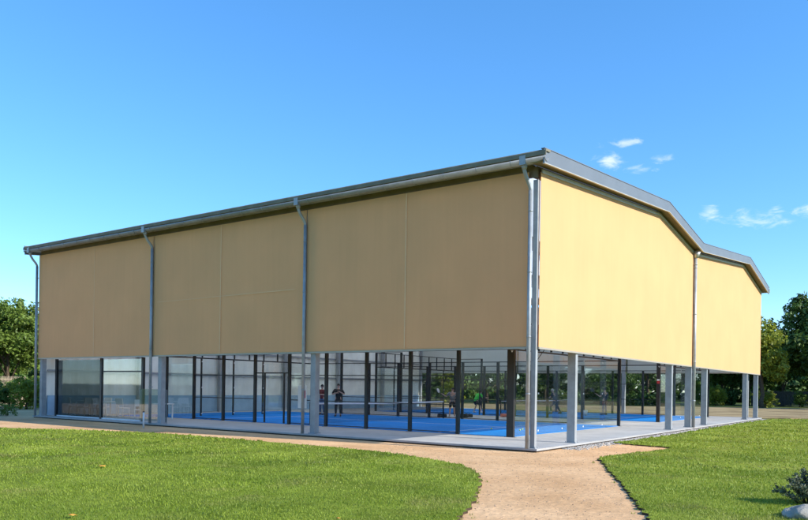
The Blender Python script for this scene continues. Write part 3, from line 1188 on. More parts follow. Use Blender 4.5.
STAND = dict(pelvis=(0, 0, .95), spine=(0, 0, 1.12), chest=(0, 0, 1.31), neck=(0, 0, 1.46), skull=(0, .02, 1.62),
             shL=(-.19, 0, 1.40), elL=(-.25, -.03, 1.12), wrL=(-.26, .10, .90), shR=(.19, 0, 1.40), elR=(.25, -.03, 1.12), wrR=(.26, .10, .90),
             hipL=(-.10, 0, .91), knL=(-.12, .03, .50), anL=(-.13, 0, .09), toL=(-.14, .17, .035),
             hipR=(.10, 0, .91), knR=(.12, .03, .50), anR=(.13, 0, .09), toR=(.14, .17, .035))


def person(X, Y, z, face, label, pose, skin, hair, shirt, legs, shoe, long_legs=False, sleeve=0.8, scale=1.0, look=0.0):
    J = dict(STAND)
    J.update(pose)
    J = {k: Vector(v) for k, v in J.items()}
    root = empty('person', (X, Y, z), face)
    root.scale = (scale,) * 3
    tag(root, label, 'person')
    rad = dict(pelvis=(.145, .11), spine=(.125, .10), chest=(.155, .115), neck=.055, skullb=.05,
               shL=.062, elL=.043, wrL=.028, shR=.062, elR=.043, wrR=.028, hipL=.085, knL=.055, anL=.038, toL=.032, hipR=.085, knR=.055, anR=.038, toR=.032)
    V = {k: (J[k], rad[k]) for k in rad if k != 'skullb'}
    hd = (J['skull'] - J['neck'])
    V['skullb'] = (J['neck'] + hd * .55, .05)
    E = [('pelvis', 'spine'), ('spine', 'chest'), ('chest', 'neck'), ('neck', 'skullb')]
    for s in 'LR':
        E += [('chest', 'sh' + s), ('sh' + s, 'el' + s), ('el' + s, 'wr' + s), ('pelvis', 'hip' + s), ('hip' + s, 'kn' + s), ('kn' + s, 'an' + s), ('an' + s, 'to' + s)]
        fd = (J['wr' + s] - J['el' + s]).normalized()
        V['pa' + s] = (J['wr' + s] + fd * .075, (.038, .020))
        E.append(('wr' + s, 'pa' + s))
    mb = MB()
    vs, fs = skin_mesh(V, E, 'pelvis')
    mb.add(vs, fs, 0, True)
    for s in 'LR':                                         # fingers, each its own chain rooted in the palm
        fd = (J['wr' + s] - J['el' + s]).normalized()
        side = fd.cross(Vector((0, 0, 1)))
        side = side.normalized() if side.length > .1 else Vector((1, 0, 0))
        curl = side.cross(fd).normalized() * (-1)
        pa = V['pa' + s][0]
        for q, ln in zip((-.027, -.009, .009, .027), (.072, .082, .078, .062)):
            a = pa + side * q
            mb.tube([a - fd * .02, a + fd * ln * .45 + curl * .006, a + fd * ln * .8 + curl * .026, a + fd * ln * .85 + curl * .05], [.0095, .009, .0085, .007], 6)
        sg = 1 if s == 'L' else -1
        a = J['wr' + s] + fd * .04 + side * (.025 * sg)
        mb.tube([a, a + side * (.035 * sg) + fd * .022, a + side * (.045 * sg) + fd * .055 + curl * .01], [.012, .011, .008], 6)
    # head with brow, nose, mouth, ears, jaw
    up = hd.normalized()
    c = J['skull']
    fw = Vector((math.sin(look), math.cos(look), 0))
    fw = (fw - up * fw.dot(up)).normalized()
    rt = fw.cross(up)
    hv, hf, hm = [], [], []
    SG, RG = 16, 12
    for i in range(RG + 1):
        th = math.pi * i / RG
        for k in range(SG):
            ph = 2 * math.pi * k / SG
            x, y, zz = math.sin(th) * math.cos(ph), math.sin(th) * math.sin(ph), math.cos(th)
            wx, wy = .075, .097
            if zz < 0:
                wx *= 1 + .28 * zz
                wy *= 1 + .10 * zz
            if y > .75 and -.35 < zz < .1 and abs(x) < .25:
                wy += .018
            if y > .6 and .0 < zz < .3 and .2 < abs(x) < .6:
                wy -= .007
            hv.append(c + rt * (x * wx) + fw * (y * wy) + up * (zz * .118))
    for i in range(RG):
        for k in range(SG):
            k2 = (k + 1) % SG
            hf.append((i * SG + k, (i + 1) * SG + k, (i + 1) * SG + k2, i * SG + k2))
    mb.add(hv, hf, 0, True)
    for s in (-1, 1):
        e = c + rt * (.030 * s) + fw * .088 + up * .004
        mb.ball(e, .010, 1, 8, 5)
        mb.ball(c + rt * (.076 * s) - up * .005, .026, 0, 8, 6, (.4, .7, 1))
    mb.ball(c + fw * .102 - up * .022, .014, 0, 8, 5)
    mb.ball(c + fw * .086 - up * .055, .016, 2, 8, 5, (1.2, .5, .35))
    mb.build('body', [skin, 'eye', 'lip'], root)
    # hair cap
    hb = MB()
    hv, hf = [], []
    for i in range(7):
        th = math.pi * .56 * i / 6
        for k in range(16):
            ph = 2 * math.pi * k / 16
            x, y, zz = math.sin(th) * math.cos(ph), math.sin(th) * math.sin(ph), math.cos(th)
            lift = 0.0
            if y > .3 and i > 3:
                lift = .06 * (i - 3) / 3 * y
            jit = 1.10 + .03 * math.sin(k * 2.3 + i * 1.7)
            hv.append(c + rt * (x * .076 * jit) + fw * (y * .098 * jit - .004) + up * (zz * .122 * 1.05 + lift))
    for i in range(6):
        for k in range(16):
            k2 = (k + 1) % 16
            hf.append((i * 16 + k, (i + 1) * 16 + k, (i + 1) * 16 + k2, i * 16 + k2))
    hb.add(hv, hf, 0, True)
    hb.build('hair', hair, root)
    # shirt
    L = lambda a, b, t: J[a].lerp(J[b], t)
    V = dict(hem=(J['pelvis'] - Vector((0, 0, .09)), (.170, .14)), mid=(L('pelvis', 'spine', .3), (.160, .13)), spine=(J['spine'], (.152, .122)), chest=(J['chest'], (.176, .134)), collar=(L('chest', 'neck', .72), .075))
    E = [('hem', 'mid'), ('mid', 'spine'), ('spine', 'chest'), ('chest', 'collar')]
    for s in 'LR':
        V['sh' + s] = (J['sh' + s], .080)
        V['cu' + s] = (L('sh' + s, 'el' + s, min(sleeve, 1.0)), .066)
        E += [('chest', 'sh' + s), ('sh' + s, 'cu' + s)]
        if sleeve > 1:
            V['fo' + s] = (L('el' + s, 'wr' + s, sleeve - 1), .045)
            E.append(('cu' + s, 'fo' + s))
    vs, fs = skin_mesh(V, E, 'chest')
    q = MB()
    q.add(vs, fs, 0, True)
    q.build('shirt', shirt, root)
    # shorts or trousers
    V = dict(belt=(L('pelvis', 'spine', .55), (.150, .12)), pelvis=(J['pelvis'], (.165, .135)))
    E = [('belt', 'pelvis')]
    for s in 'LR':
        V['hip' + s] = (J['hip' + s], .108)
        V['kn' + s] = (L('hip' + s, 'kn' + s, 1.0 if long_legs else .82), .085 if not long_legs else .078)
        E += [('pelvis', 'hip' + s), ('hip' + s, 'kn' + s)]
        if long_legs:
            V['an' + s] = (L('kn' + s, 'an' + s, .9), .060)
            E.append(('kn' + s, 'an' + s))
    vs, fs = skin_mesh(V, E, 'pelvis')
    q = MB()
    q.add(vs, fs, 0, True)
    q.build('trousers' if long_legs else 'shorts', legs, root)
    for s in 'LR':
        a, t = J['an' + s], J['to' + s]
        d = (t - a)
        d.z = 0
        d.normalize()
        q = MB()
        heel = a - d * .06
        q.tube([heel - Vector((0, 0, .035)), a - Vector((0, 0, .03)), t + d * .02 + Vector((0, 0, .008)), t + d * .09 + Vector((0, 0, -.002))], [.045, .055, .045, .03], 10)
        q.build('shoe', shoe, root)
    bpy.context.view_layer.update()
    return root


FZ = 0.02


def at(px, Y):
    return (px - 404) / 725.4 * Y


pi = math.pi
person(at(322.5, 41.5), 41.5, FZ, pi * 0.85, 'person in a maroon shirt and jeans beyond the net, left of the man in black', dict(
    elL=(-.24, .02, 1.13), wrL=(-.10, .24, 1.16), elR=(.24, .02, 1.13), wrR=(.12, .22, 1.05)), 'skin', 'hair', 'cloth_maroon', 'cloth_jeans', 'shoe_dark', True, 0.75, 1.0, 0.3)
person(at(338.5, 39.6), 39.6, FZ, pi, 'person in black standing behind the net with both hands raised to the chest', dict(
    elL=(-.33, .02, 1.16), wrL=(-.09, .22, 1.30), elR=(.33, .02, 1.16), wrR=(.08, .22, 1.24)), 'skin', 'hair', 'cloth_black', 'cloth_black', 'shoe_dark', True, 0.9, 1.03)
p3 = person(at(452.5, 40.2), 40.2, 0.0, 0.15, 'person in a grey shirt and black shorts seen from behind, between the courts', dict(
    elL=(-.34, .06, 1.20), wrL=(-.52, .20, 1.33), elR=(.33, .05, 1.16), wrR=(.20, .24, 1.12), skull=(.03, .05, 1.60),
    anL=(-.15, 0, .09), toL=(-.18, .17, .035), anR=(.15, 0, .09), toR=(.18, .17, .035)), 'skin', 'hair', 'cloth_grey', 'cloth_black', 'shoe', False, 0.9, 0.98)
person(at(477, 48.5), 48.5, FZ, -0.9, 'player in a vivid green shirt crouching with one leg stretched out', dict(
    pelvis=(0, -.10, .72), spine=(0, -.02, .88), chest=(0, .12, 1.04), neck=(0, .23, 1.15), skull=(0, .31, 1.27),
    shL=(-.18, .16, 1.11), elL=(-.27, .26, .90), wrL=(-.22, .46, .82), shR=(.18, .16, 1.11), elR=(.30, .22, .90), wrR=(.40, .42, .92),
    hipL=(-.10, -.10, .69), knL=(-.22, .18, .46), anL=(-.28, .02, .09), toL=(-.32, .18, .035),
    hipR=(.10, -.10, .69), knR=(.34, -.06, .45), anR=(.62, -.22, .09), toR=(.72, -.08, .035)), 'skin', 'hair', 'cloth_green', 'cloth_black', 'shoe', False, 0.85, 1.1)
p5 = person(at(555.5, 49.0), 49.0, FZ, 0.95, 'player in navy with grey hair lunging with legs spread wide, right of the corner column', dict(
    pelvis=(0, 0, .84), spine=(0, .05, 1.01), chest=(0, .12, 1.19), neck=(0, .17, 1.33), skull=(0, .21, 1.48),
    shL=(-.19, .12, 1.27), elL=(-.33, .20, 1.04), wrL=(-.28, .42, .96), shR=(.19, .12, 1.27), elR=(.30, .10, 1.02), wrR=(.36, .34, .96),
    hipL=(-.10, 0, .80), knL=(-.30, .20, .46), anL=(-.46, .04, .09), toL=(-.52, .20, .035),
    hipR=(.10, 0, .80), knR=(.36, .02, .45), anR=(.66, -.10, .09), toR=(.74, .06, .035)), 'skin_pale', 'hair_grey', 'cloth_navy', 'cloth_navy', 'shoe_dark', True, 0.85, 1.06)
p6 = person(at(605, 48.3), 48.3, FZ, 0.5, 'player in a dark shirt and rust brown shorts with one forearm lifted', dict(
    elL=(-.32, .08, 1.15), wrL=(-.44, .24, 1.30), elR=(.26, .02, 1.14), wrR=(.22, .26, 1.05)), 'skin_pale', 'hair', 'cloth_navy', 'cloth_brown', 'shoe_dark', False, 0.75, 1.04)


def racket(loc, rot, label, face='white_plastic'):
    r = empty('padel_racket', loc)
    r.rotation_euler = rot
    tag(r, label, 'racket', 'padel rackets')
    p = MB()
    n = 20
    ring = [(.125 * math.sin(2 * pi * k / n), 0, .32 - .14 * math.cos(2 * pi * k / n)) for k in range(n)]
    p.add([(x, -.016, z) for x, y, z in ring] + [(x, .016, z) for x, y, z in ring],
          [tuple(range(n)), tuple(range(2 * n - 1, n - 1, -1))] + [(k, (k + 1) % n, n + (k + 1) % n, n + k) for k in range(n)])
    p.build('head', face, r)
    p = MB()
    p.tube([(0, 0, -.05), (0, 0, .10), (0, 0, .19)], [.017, .016, .03], 8)
    p.build('handle', 'black', r)


def hand_world(root, pt):
    return Matrix.LocRotScale(root.location, root.rotation_euler, root.scale) @ Vector(pt)


racket(hand_world(p3, (-.60, .26, 1.36)), (-0.5, -0.9, 1.5), 'pale padel racket in the hand of the person in grey')
racket(hand_world(p5, (.39, .44, .94)), (-1.0, 0.9, 0.95), 'dark padel racket held by the lunging player in navy', 'cloth_navy')
racket(hand_world(p6, (-.48, .32, 1.36)), (-0.5, -0.7, 0.5), 'dark padel racket in the lifted hand of the player in rust shorts', 'cloth_navy')


def bag(X, Y, rz, material, label, k=1.0):
    k *= 0.72
    b = empty('sports_bag', (X, Y, 0.0), rz)
    tag(b, label, 'bag')
    p = MB()
    prof_ = [(.0, .0), (.14, .01), (.17, .10), (.15, .22), (.08, .29), (0, .30)]
    prof_ = prof_ + [(-a, z) for a, z in reversed(prof_[1:-1])]
    p.sweep([(a * k, z * k) for a, z in prof_], 'x', -.34 * k, .34 * k, 0, True)
    p.build('body', material, b)
    p = MB()
    p.tube([(-.18 * k, .05, .27 * k), (-.14 * k, .05, .40 * k), (.14 * k, .05, .40 * k), (.18 * k, .05, .27 * k)], .015, 6)
    p.build('strap', 'black', b)


bag(at(442.5, 40.5), 40.5, 0.2, 'bag', 'black sports bag on the floor left of the person in grey')
bag(at(463.5, 40.8), 40.8, -0.3, 'bag', 'black sports bag lying just right of the person in grey', 1.05)
bag(at(469.0, 41.4), 41.4, 0.5, 'bag', 'dark sports bag, rightmost of the pair beside the black bag', 0.9)
bag(at(505.0, 42.5), 42.5, 0.4, 'bag_red', 'salmon coloured bag in the corridor left of the corner column', 0.95)
m = MB()
prof2 = [(0.0, 0.0), (0.13, 0.0), (0.17, 0.34), (0.155, 0.34), (0.12, 0.03), (0, 0.03)]
n = 16
vs = [(r * math.cos(2 * pi * k / n), r * math.sin(2 * pi * k / n), z) for r, z in prof2[1:-1] for k in range(n)]
m.add(vs, [(i * n + k, i * n + (k + 1) % n, (i + 1) * n + (k + 1) % n, (i + 1) * n + k) for i in range(3) for k in range(n)] + [tuple(range(n))[::-1]], 0, True)
bk = m.build('bucket', 'white_plastic')
bk.location = (at(585.5, 46.5), 46.5, 0.022)
tag(bk, 'white ball bucket on the floor between the two players on the far court', 'bucket')
for q, (px, Y, lab) in enumerate(((520.5, 28.3, 'ball nearest the corner column on the blue court'), (523.0, 28.9, 'ball just behind the one nearest the corner column'),
                                  (492.0, 29.0, 'ball on the blue court left of the bronze lamp post'), (507.0, 32.5, 'ball far back on the nearer blue court'))):
    m = MB()
    m.ball((0, 0, 0.033), 0.033, 0, 12, 8)
    o = m.build('tennis_ball', 'ball')
    o.location = (at(px, Y), Y, 0.022)
    tag(o, 'yellow ' + lab, 'ball', 'balls left on the court')


# ------------------------------------------------------------------ trees and plants
def leaf_cloud(cents, rads, n, size, rg, up=0.3):
    """n folded leaf sprays round every centre -> vertices, faces"""
    C = np.repeat(np.asarray(cents, float), n, 0)
    Rr = np.repeat(np.asarray(rads, float), n)
    k = len(C)
    d = rg.normal(size=(k, 3))
    d /= np.linalg.norm(d, axis=1)[:, None]
    p = C + d * (Rr * rg.random(k) ** 0.45)[:, None] * np.array([1, 1, .8])
    nrm = d * .6 + rg.normal(size=(k, 3)) * .6 + np.array([0, 0, up])
    nrm /= np.linalg.norm(nrm, axis=1)[:, None]
    t = np.cross(nrm, rg.normal(size=(k, 3)))
    t /= np.linalg.norm(t, axis=1)[:, None]
    b = np.cross(nrm, t)
    s = (size * rg.uniform(.6, 1.3, k))[:, None]
    V = np.stack([p - t * s, p + b * s * .45 + nrm * s * .12, p + t * s, p - b * s * .45 + nrm * s * .12], 1).reshape(-1, 3)
    return V


def leaf_mesh(name, V, material):
    n = len(V) // 4
    me = bpy.data.meshes.new(name)
    me.vertices.add(len(V))
    me.vertices.foreach_set('co', V.astype(np.float32).ravel())
    me.loops.add(n * 4)
    me.loops.foreach_set('vertex_index', np.arange(n * 4, dtype=np.int32))
    me.polygons.add(n)
    me.polygons.foreach_set('loop_start', np.arange(n, dtype=np.int32) * 4)
    me.update(calc_edges=True)
    me.materials.append(M[material])
    return me


def tree_meshes(name, H, Rr, trunk_h, nclus, nleaf, lsize, crad, leafm, seed, squash=1.0, low=0.25):
    rg = np.random.default_rng(seed)
    lobes = []
    for k in range(7):
        a = rg.uniform(0, 2 * pi)
        q = rg.uniform(.15, .62)
        lobes.append((np.array([Rr * q * math.cos(a), Rr * q * math.sin(a), trunk_h + (H - trunk_h) * rg.uniform(low, .78)]), Rr * rg.uniform(.38, .62)))
    lobes.append((np.array([0, 0, H - Rr * .5 * squash]), Rr * .5))
    lobes.append((np.array([0, 0, trunk_h + (H - trunk_h) * .45]), Rr * .7))
    vs, fs = [], []
    cents = []
    for k in range(nclus):
        lc, lr = lobes[rg.integers(len(lobes))]
        d = rg.normal(size=3)
        d /= np.linalg.norm(d)
        p = lc + d * lr * rg.random() ** .33 * np.array([1, 1, .85 * squash])
        p[2] = min(p[2], H - crad * .5)
        if p[2] < trunk_h * .75:
            continue
        cents.append(p)
    me = leaf_mesh(name + '_crown', leaf_cloud(cents, crad * rg.uniform(.6, 1.25, len(cents)), nleaf, lsize, rg), leafm)
    tr = MB()
    wob = lambda s: Vector((rg.uniform(-s, s), rg.uniform(-s, s), 0))
    r0 = max(0.09, H * .022)
    pts = [Vector((0, 0, -.1)), Vector((0, 0, trunk_h * .5)) + wob(.1), Vector((0, 0, trunk_h)) + wob(.2), Vector((0, 0, trunk_h + (H - trunk_h) * .4)) + wob(.4), Vector((0, 0, H * .86)) + wob(.4)]
    tr.tube(pts, [r0 * 1.25, r0, r0 * .8, r0 * .5, r0 * .1], 8)
    for k in range(9):
        if not cents:
            break
        e = Vector(cents[rg.integers(len(cents))])
        s0 = pts[1].lerp(pts[3], rg.uniform(.2, 1))
        mid = s0.lerp(e, .5) + Vector((0, 0, .12 * (e - s0).length))
        tr.tube([s0, mid, e], [r0 * .42, r0 * .26, r0 * .06], 6)
    tm = tr.mesh(name + '_trunk', 'bark')
    return me, tm


TM = {}
TM['broad_dark'] = tree_meshes('broad_dark', 15.0, 6.2, 2.6, 150, 75, 0.30, 1.15, 'leaf_dark', 21)
TM['broad_mid'] = tree_meshes('broad_mid', 12.0, 5.0, 2.2, 120, 75, 0.26, 1.0, 'leaf_mid', 22)
TM['yellow'] = tree_meshes('yellow', 12.0, 3.6, 1.8, 100, 75, 0.24, 0.9, 'leaf_yellow', 23, 1.3)
TM['left_tree'] = tree_meshes('left_tree', 9.0, 5.2, 1.2, 260, 90, 0.17, 0.75, 'leaf_mid', 24)
TM['shrub_mid'] = tree_meshes('shrub_mid', 2.4, 1.5, 0.2, 60, 60, 0.10, 0.36, 'leaf_mid', 25, .8, 0.05)
TM['shrub_yellow'] = tree_meshes('shrub_yellow', 2.4, 1.5, 0.2, 60, 60, 0.10, 0.36, 'leaf_yellow', 26, .8, 0.05)
TM['shrub_dark'] = tree_meshes('shrub_dark', 2.6, 1.7, 0.2, 60, 60, 0.11, 0.40, 'leaf_dark', 27, .8, 0.05)


def tree(kind, X, Y, scale, rz, label, name='tree', cat='tree', group=None, zs=1.0):
    e = empty(name, (X, Y, GZ - 0.02), rz)
    e.scale = (scale, scale, scale * zs)
    tag(e, label, cat, group)
    crown, trunk = TM[kind]
    link('crown', crown, e)
    link('trunk', trunk, e)
    return e


# right of the hall
tree('broad_dark', at(812, 92), 92, 0.98, 0.4, 'tall dark broad tree at the right edge, its crown against the sky', group='trees right of the hall')
tree('yellow', at(762, 83), 83, 0.90, 1.0, 'slim yellow green tree showing just past the hall end', group='trees right of the hall')
tree('broad_dark', at(783, 100), 100, 0.70, 2.2, 'lower dark tree between the yellow green tree and the tall dark tree', group='trees right of the hall')
tree('broad_dark', at(842, 97), 97, 1.05, 4.0, 'dark tree whose crown is cut by the right picture edge', group='trees right of the hall')
tree('broad_mid', at(872, 78), 78, 1.05, 2.9, 'mid green tree beyond the right picture edge', group='trees right of the hall')
tree('broad_dark', at(900, 92), 92, 1.0, 5.2, 'dark tree farthest right beyond the picture edge', group='trees right of the hall')
# behind the hall, seen through it
back = [(442, 88, 'yellow', .8, 'yellow green tree behind the end of the pale inner wall'), (462, 96, 'broad_mid', .85, 'mid green tree behind the person in grey'),
        (487, 92, 'broad_mid', .8, 'mid green tree behind the player in green'), (515, 98, 'broad_dark', .8, 'dark tree behind the bronze lamp post'),
        (545, 95, 'broad_dark', .75, 'dark tree behind the lunging player in navy'), (578, 97, 'broad_dark', .8, 'dark tree behind the first gable column'),
        (612, 99, 'broad_dark', .85, 'dark tree behind the end post of the nearer court'), (648, 96, 'broad_dark', .75, 'dark tree behind the post with the red notice'),
        (688, 101, 'broad_dark', .8, 'dark tree behind the valley downpipe'), (722, 104, 'broad_mid', .72, 'mid green tree in the gap left of the last two columns'),
        (748, 100, 'broad_dark', .7, 'dark tree behind the last two gable columns')]
for k, (px, Y, kd, sc, lab) in enumerate(back):
    tree(kd, at(px, Y), Y, sc, k * 1.3, lab, group='trees behind the hall')
sh = [(452, 86, 'shrub_yellow', 1.3, 'yellow green shrub by the end of the pale inner wall'), (500, 88, 'shrub_dark', 1.5, 'dark shrub behind the bronze lamp post'),
      (533, 92, 'shrub_dark', 1.7, 'dark shrub behind the corner column'), (566, 88, 'shrub_dark', 1.4, 'dark shrub behind the lunging player'),
      (597, 95, 'shrub_dark', 1.8, 'dark shrub behind the player in rust shorts'), (630, 88, 'shrub_dark', 1.3, 'dark shrub behind the pale rear column'),
      (664, 92, 'shrub_dark', 1.7, 'dark shrub behind the post with the red notice'), (699, 99, 'shrub_mid', 1.0, 'mid green shrub beside the valley downpipe'),
      (716, 94, 'shrub_yellow', 1.15, 'yellow green shrub in the gap after the fourth gable column'), (733, 103, 'shrub_dark', 1.8, 'dark shrub left of the last two columns'),
      (765, 86, 'shrub_yellow', 1.15, 'yellow green shrub by the dark fence right of the hall'), (779, 101, 'shrub_dark', 1.0, 'dark shrub before the dark fence'),
      (800, 93, 'shrub_mid', 0.8, 'mid green shrub below the tall dark tree')]
for k, (px, Y, kd, sc, lab) in enumerate(sh):
    tree(kd, at(px, Y), Y, sc, k * 1.9, lab, 'shrub', 'shrub', 'shrubs behind the hall', zs=(1.0, 1.35, .8, 1.2)[k % 4])


def fence(x0, y0, x1, y1, h, n, material, label, gap=0.012, post_every=2.4):
    e = empty('fence', (x0, y0, GZ), math.atan2(y1 - y0, x1 - x0))
    tag(e, label, 'fence')
    L_ = math.hypot(x1 - x0, y1 - y0)
    p = MB()
    rg = random.Random(int(L_ * 10))
    w = L_ / n
    for k in range(n):
        p.box((k * w + gap, -0.012, 0.06), ((k + 1) * w - gap, 0.012, h * rg.uniform(.975, 1.0)))
    p.build('boards', material, e)
    for k in range(int(L_ / post_every) + 1):
        q = MB()
        q.box((k * post_every - .05, .0135, 0), (k * post_every + .05, .11, h))
        q.build('post', material, e)
    for z in (.4, h - .3):
        q = MB()
        q.box((0, .0135, z), (L_, .05, z + .08))
        q.build('rail', material, e)


fence(at(752, 97), 97, at(850, 95), 95, 2.0, 90, 'fence_dark', 'long dark timber fence under the trees right of the hall')
fence(at(-40, 51), 51, at(26, 56), 56, 2.2, 60, 'wood', 'pale weathered timber fence behind the hedge left of the hall', 0.03)

# left of the hall
tree('left_tree', at(8, 61), 61, 0.98, 0.3, 'bushy green tree left of the hall', group='trees left of the hall')
tree('left_tree', at(-38, 66), 66, 1.05, 2.0, 'green tree at the far left, cut by the picture edge', group='trees left of the hall')
tree('left_tree', at(44, 74), 74, 0.95, 4.2, 'green tree mostly hidden behind the left end of the hall', group='trees left of the hall')
tree('shrub_mid', at(9, 49), 49, 0.75, 0.3, 'mid green shrub before the pale fence', 'shrub', 'shrub', 'shrubs left of the hall')
tree('shrub_yellow', at(26, 46.5), 46.5, 0.95, 1.0, 'yellow green shrub nearest the left end column', 'shrub', 'shrub', 'shrubs left of the hall')
tree('shrub_mid', at(-12, 47), 47, 0.9, 2.0, 'mid green shrub at the left picture edge', 'shrub', 'shrub', 'shrubs left of the hall')
tree('shrub_mid', at(38, 50), 50, 0.9, 3.0, 'mid green shrub behind the left end column', 'shrub', 'shrub', 'shrubs left of the hall')


def far_wood(a, b, h, label, seed):
    """a belt of distant woodland that reads as one mass, from a to b"""
    rg = np.random.default_rng(seed)
    A, B = np.array(a, float), np.array(b, float)
    ln_ = np.linalg.norm(B - A)
    d = (B - A) / ln_
    nn = np.array([-d[1], d[0]])
    cs, rs = [], []
    for t in rg.uniform(0, ln_, int(ln_ / 1.1)):
        hh = h * (0.72 + 0.18 * math.sin(t * .23 + seed) + 0.12 * math.sin(t * .71)) * rg.uniform(.8, 1.05)
        for q in range(8):
            p = A + d * (t + rg.uniform(-1.5, 1.5)) + nn * rg.uniform(-4, 4)
            cs.append((p[0], p[1], GZ + hh * (q + .4) / 8))
            rs.append(rg.uniform(1.1, 1.9))
    o = link('woodland', leaf_mesh('woodland', leaf_cloud(cs, rs, 70, .55, rg), 'leaf_dark'))
    tag(o, label, 'wood', kind='stuff')


far_wood((-40, 130), (120, 128), 9.5, 'belt of dark woodland closing the view behind the hall', 31)
far_wood((-150, 110), (-38, 96), 7.5, 'belt of dark woodland closing the view left of the hall', 32)
far_wood((125, 120), (118, -70), 11.0, 'unseen added belt of woodland beyond the right edge of the lawn', 33)  # out of view, added to keep bright horizon out of the gable glass
far_wood((115, -75), (-130, -60), 11.0, 'unseen added belt of woodland beyond the lawns facing the hall', 34)  # behind the viewer, added to darken reflections in the long front's glass


def hedge(x0, y0, x1, y1, h, d, leafm, label, seed):
    rg = np.random.default_rng(seed)
    e = empty('hedge', (x0, y0, GZ), math.atan2(y1 - y0, x1 - x0))
    tag(e, label, 'hedge')
    L_ = math.hypot(x1 - x0, y1 - y0)
    k = int(L_ * 30)
    cs = np.stack([rg.uniform(0, L_, k), rg.uniform(-d / 2, d / 2, k), rg.uniform(.08, h - .08, k)], 1)
    me = leaf_mesh('hedge_leaves', leaf_cloud(cs, np.full(k, .15), 24, .045, rg), leafm)
    link('foliage', me, e)
    q = MB()
    for k in range(int(L_ * 3)):
        x = (k + .5) / 3
        q.tube([(x, 0, 0), (x + .05, .03, h * .8)], [.02, .006], 5)
    q.build('stems', 'bark', e)


hedge(-27.5, 37.6, -19.9, 37.2, 0.66, 0.7, 'leaf_mid', 'low clipped hedge at the left end of the hall', 4)

# foreground plant and stone at the lower right
rg = np.random.default_rng(77)
fb = empty('bush', (6.30, 11.2, GZ), 0)
fb.scale = (1.25, 1.2, 1.12)
cs = []
tw = MB()
for k in range(62):
    a, q = rg.uniform(0, 2 * pi), rg.random() ** .6
    tip = np.array([.42 * q * math.cos(a), .36 * q * math.sin(a), .47 - .26 * q * q + rg.uniform(-.05, .04)])
    base = np.array([.10 * q * math.cos(a), .10 * q * math.sin(a), 0.0])
    tw.tube([tuple(base), tuple((base + tip) / 2 + np.array([0, 0, .05])), tuple(tip)], [.006, .005, .002], 5)
    for s in np.linspace(.35, 1.0, 8):
        cs.append(base + (tip - base) * s + np.array([0, 0, .05 * (1 - (2 * s - 1) ** 2)]))
me = leaf_mesh('bush_leaves', leaf_cloud(cs, np.full(len(cs), .045), 9, .024, rg), 'leaf_grey')
link('foliage', me, fb)
tw.build('twigs', 'bark', fb)
tag(fb, 'low grey green bush at the lower right corner of the lawn', 'bush')

rk = bmesh.new()
bmesh.ops.create_icosphere(rk, subdivisions=4, radius=1)
r2 = random.Random(5)
from mathutils import noise
for v in rk.verts:
    d = noise.noise(v.co * 1.3) * .28 + noise.noise(v.co * 3.7) * .12 + noise.noise(v.co * 9) * .04
    v.co *= 1 + d
    v.co.x *= .34
    v.co.y *= .24
    v.co.z = max(v.co.z, -.3) * .17
me = bpy.data.meshes.new('rock')
rk.to_mesh(me)
rk.free()
for p in me.polygons:
    p.use_smooth = True
me.materials.append(M['rock'])
ro = link('rock', me)
ro.location = (5.60, 10.02, GZ + 0.045)
ro.rotation_euler = (0, 0, .4)
tag(ro, 'pale limestone rock at the foot of the grey green bush', 'rock')


def fallen(X, Y, s, rz, label):
    m = MB()
    n = 10
    ring = [(s * math.cos(2 * pi * k / n) * (1 if k % 2 else .6), s * .7 * math.sin(2 * pi * k / n) * (1 if k % 2 else .6), .012 + s * .25 * abs(math.sin(k * 1.7))) for k in range(n)]
    m.add(ring + [(0, 0, .03)] + [(x, y, z - .004) for x, y, z in ring], [(k, (k + 1) % n, n) for k in range(n)] + [(k, (k + 1) % n, n + 1 + (k + 1) % n, n + 1 + k) for k in range(n)], 0, True)
    o = m.build('fallen_leaf', 'orange_leaf')
    o.location, o.rotation_euler = (X, Y, GZ + 0.065), (.15, .1, rz)
    tag(o, label, 'leaf', 'orange leaves lying on the lawn')


fallen(at(103, 14.6), 14.6, .085, .3, 'orange dry leaf lying farthest from the viewer on the left lawn')
fallen(at(74, 9.15), 9.15, .065, 1.1, 'orange dry leaf at the bottom edge of the left lawn')
fallen(at(340, 9.2), 9.2, .04, 2.1, 'small yellow orange leaf at the bottom of the lawn near the path')

# ------------------------------------------------------------------ grass and loose stones
bands = [(7.5, 12, 1900, 0.034, 0.008), (12, 16, 950, 0.036, 0.012), (16, 22, 320, 0.040, 0.022), (22, 30, 130, 0.044, 0.034)]
blades('grass', LP, bands, 'short mown grass of the lawn left of the sandy path', 3, GZ + 0.03)
blades('grass', RP, bands + [(30, 51, 40, 0.06, 0.05)], 'short mown grass of the lawn right of the sandy path', 5, GZ + 0.03)


pp, ss = [], []
for i in range(4200):
    v = random.uniform(1.5, 34)
    u = -0.15 - abs(random.gauss(0, 0.26))
    p = W(v, u, GZ)
    pp.append((p.x, p.y, GZ - 0.004))
    ss.append(random.uniform(0.02, 0.05))
stones('gravel', pp, ss, 'pebble', 'narrow strip of pale gravel along the slab edge by the lawn')
n = 9000
P = np.stack([RNG.uniform(-0.5, 8.2, n), 7.5 + 16 * RNG.random(n) ** 1.3], 1)
du = (P[:, 0] - CX) * DL.x + (P[:, 1] - CY) * DL.y
dv = (P[:, 0] - CX) * DR.x + (P[:, 1] - CY) * DR.y
P = P[~(inside(P, LP) | inside(P, RP) | ((du > -0.2) & (dv > -0.2)))][:3800]
stones('gravel', [(x, y, GZ - 0.003) for x, y in P], RNG.choice([0.005, 0.007, 0.009, 0.011, 0.016], len(P)), 'grit', 'loose grit scattered over the tan sandy path')

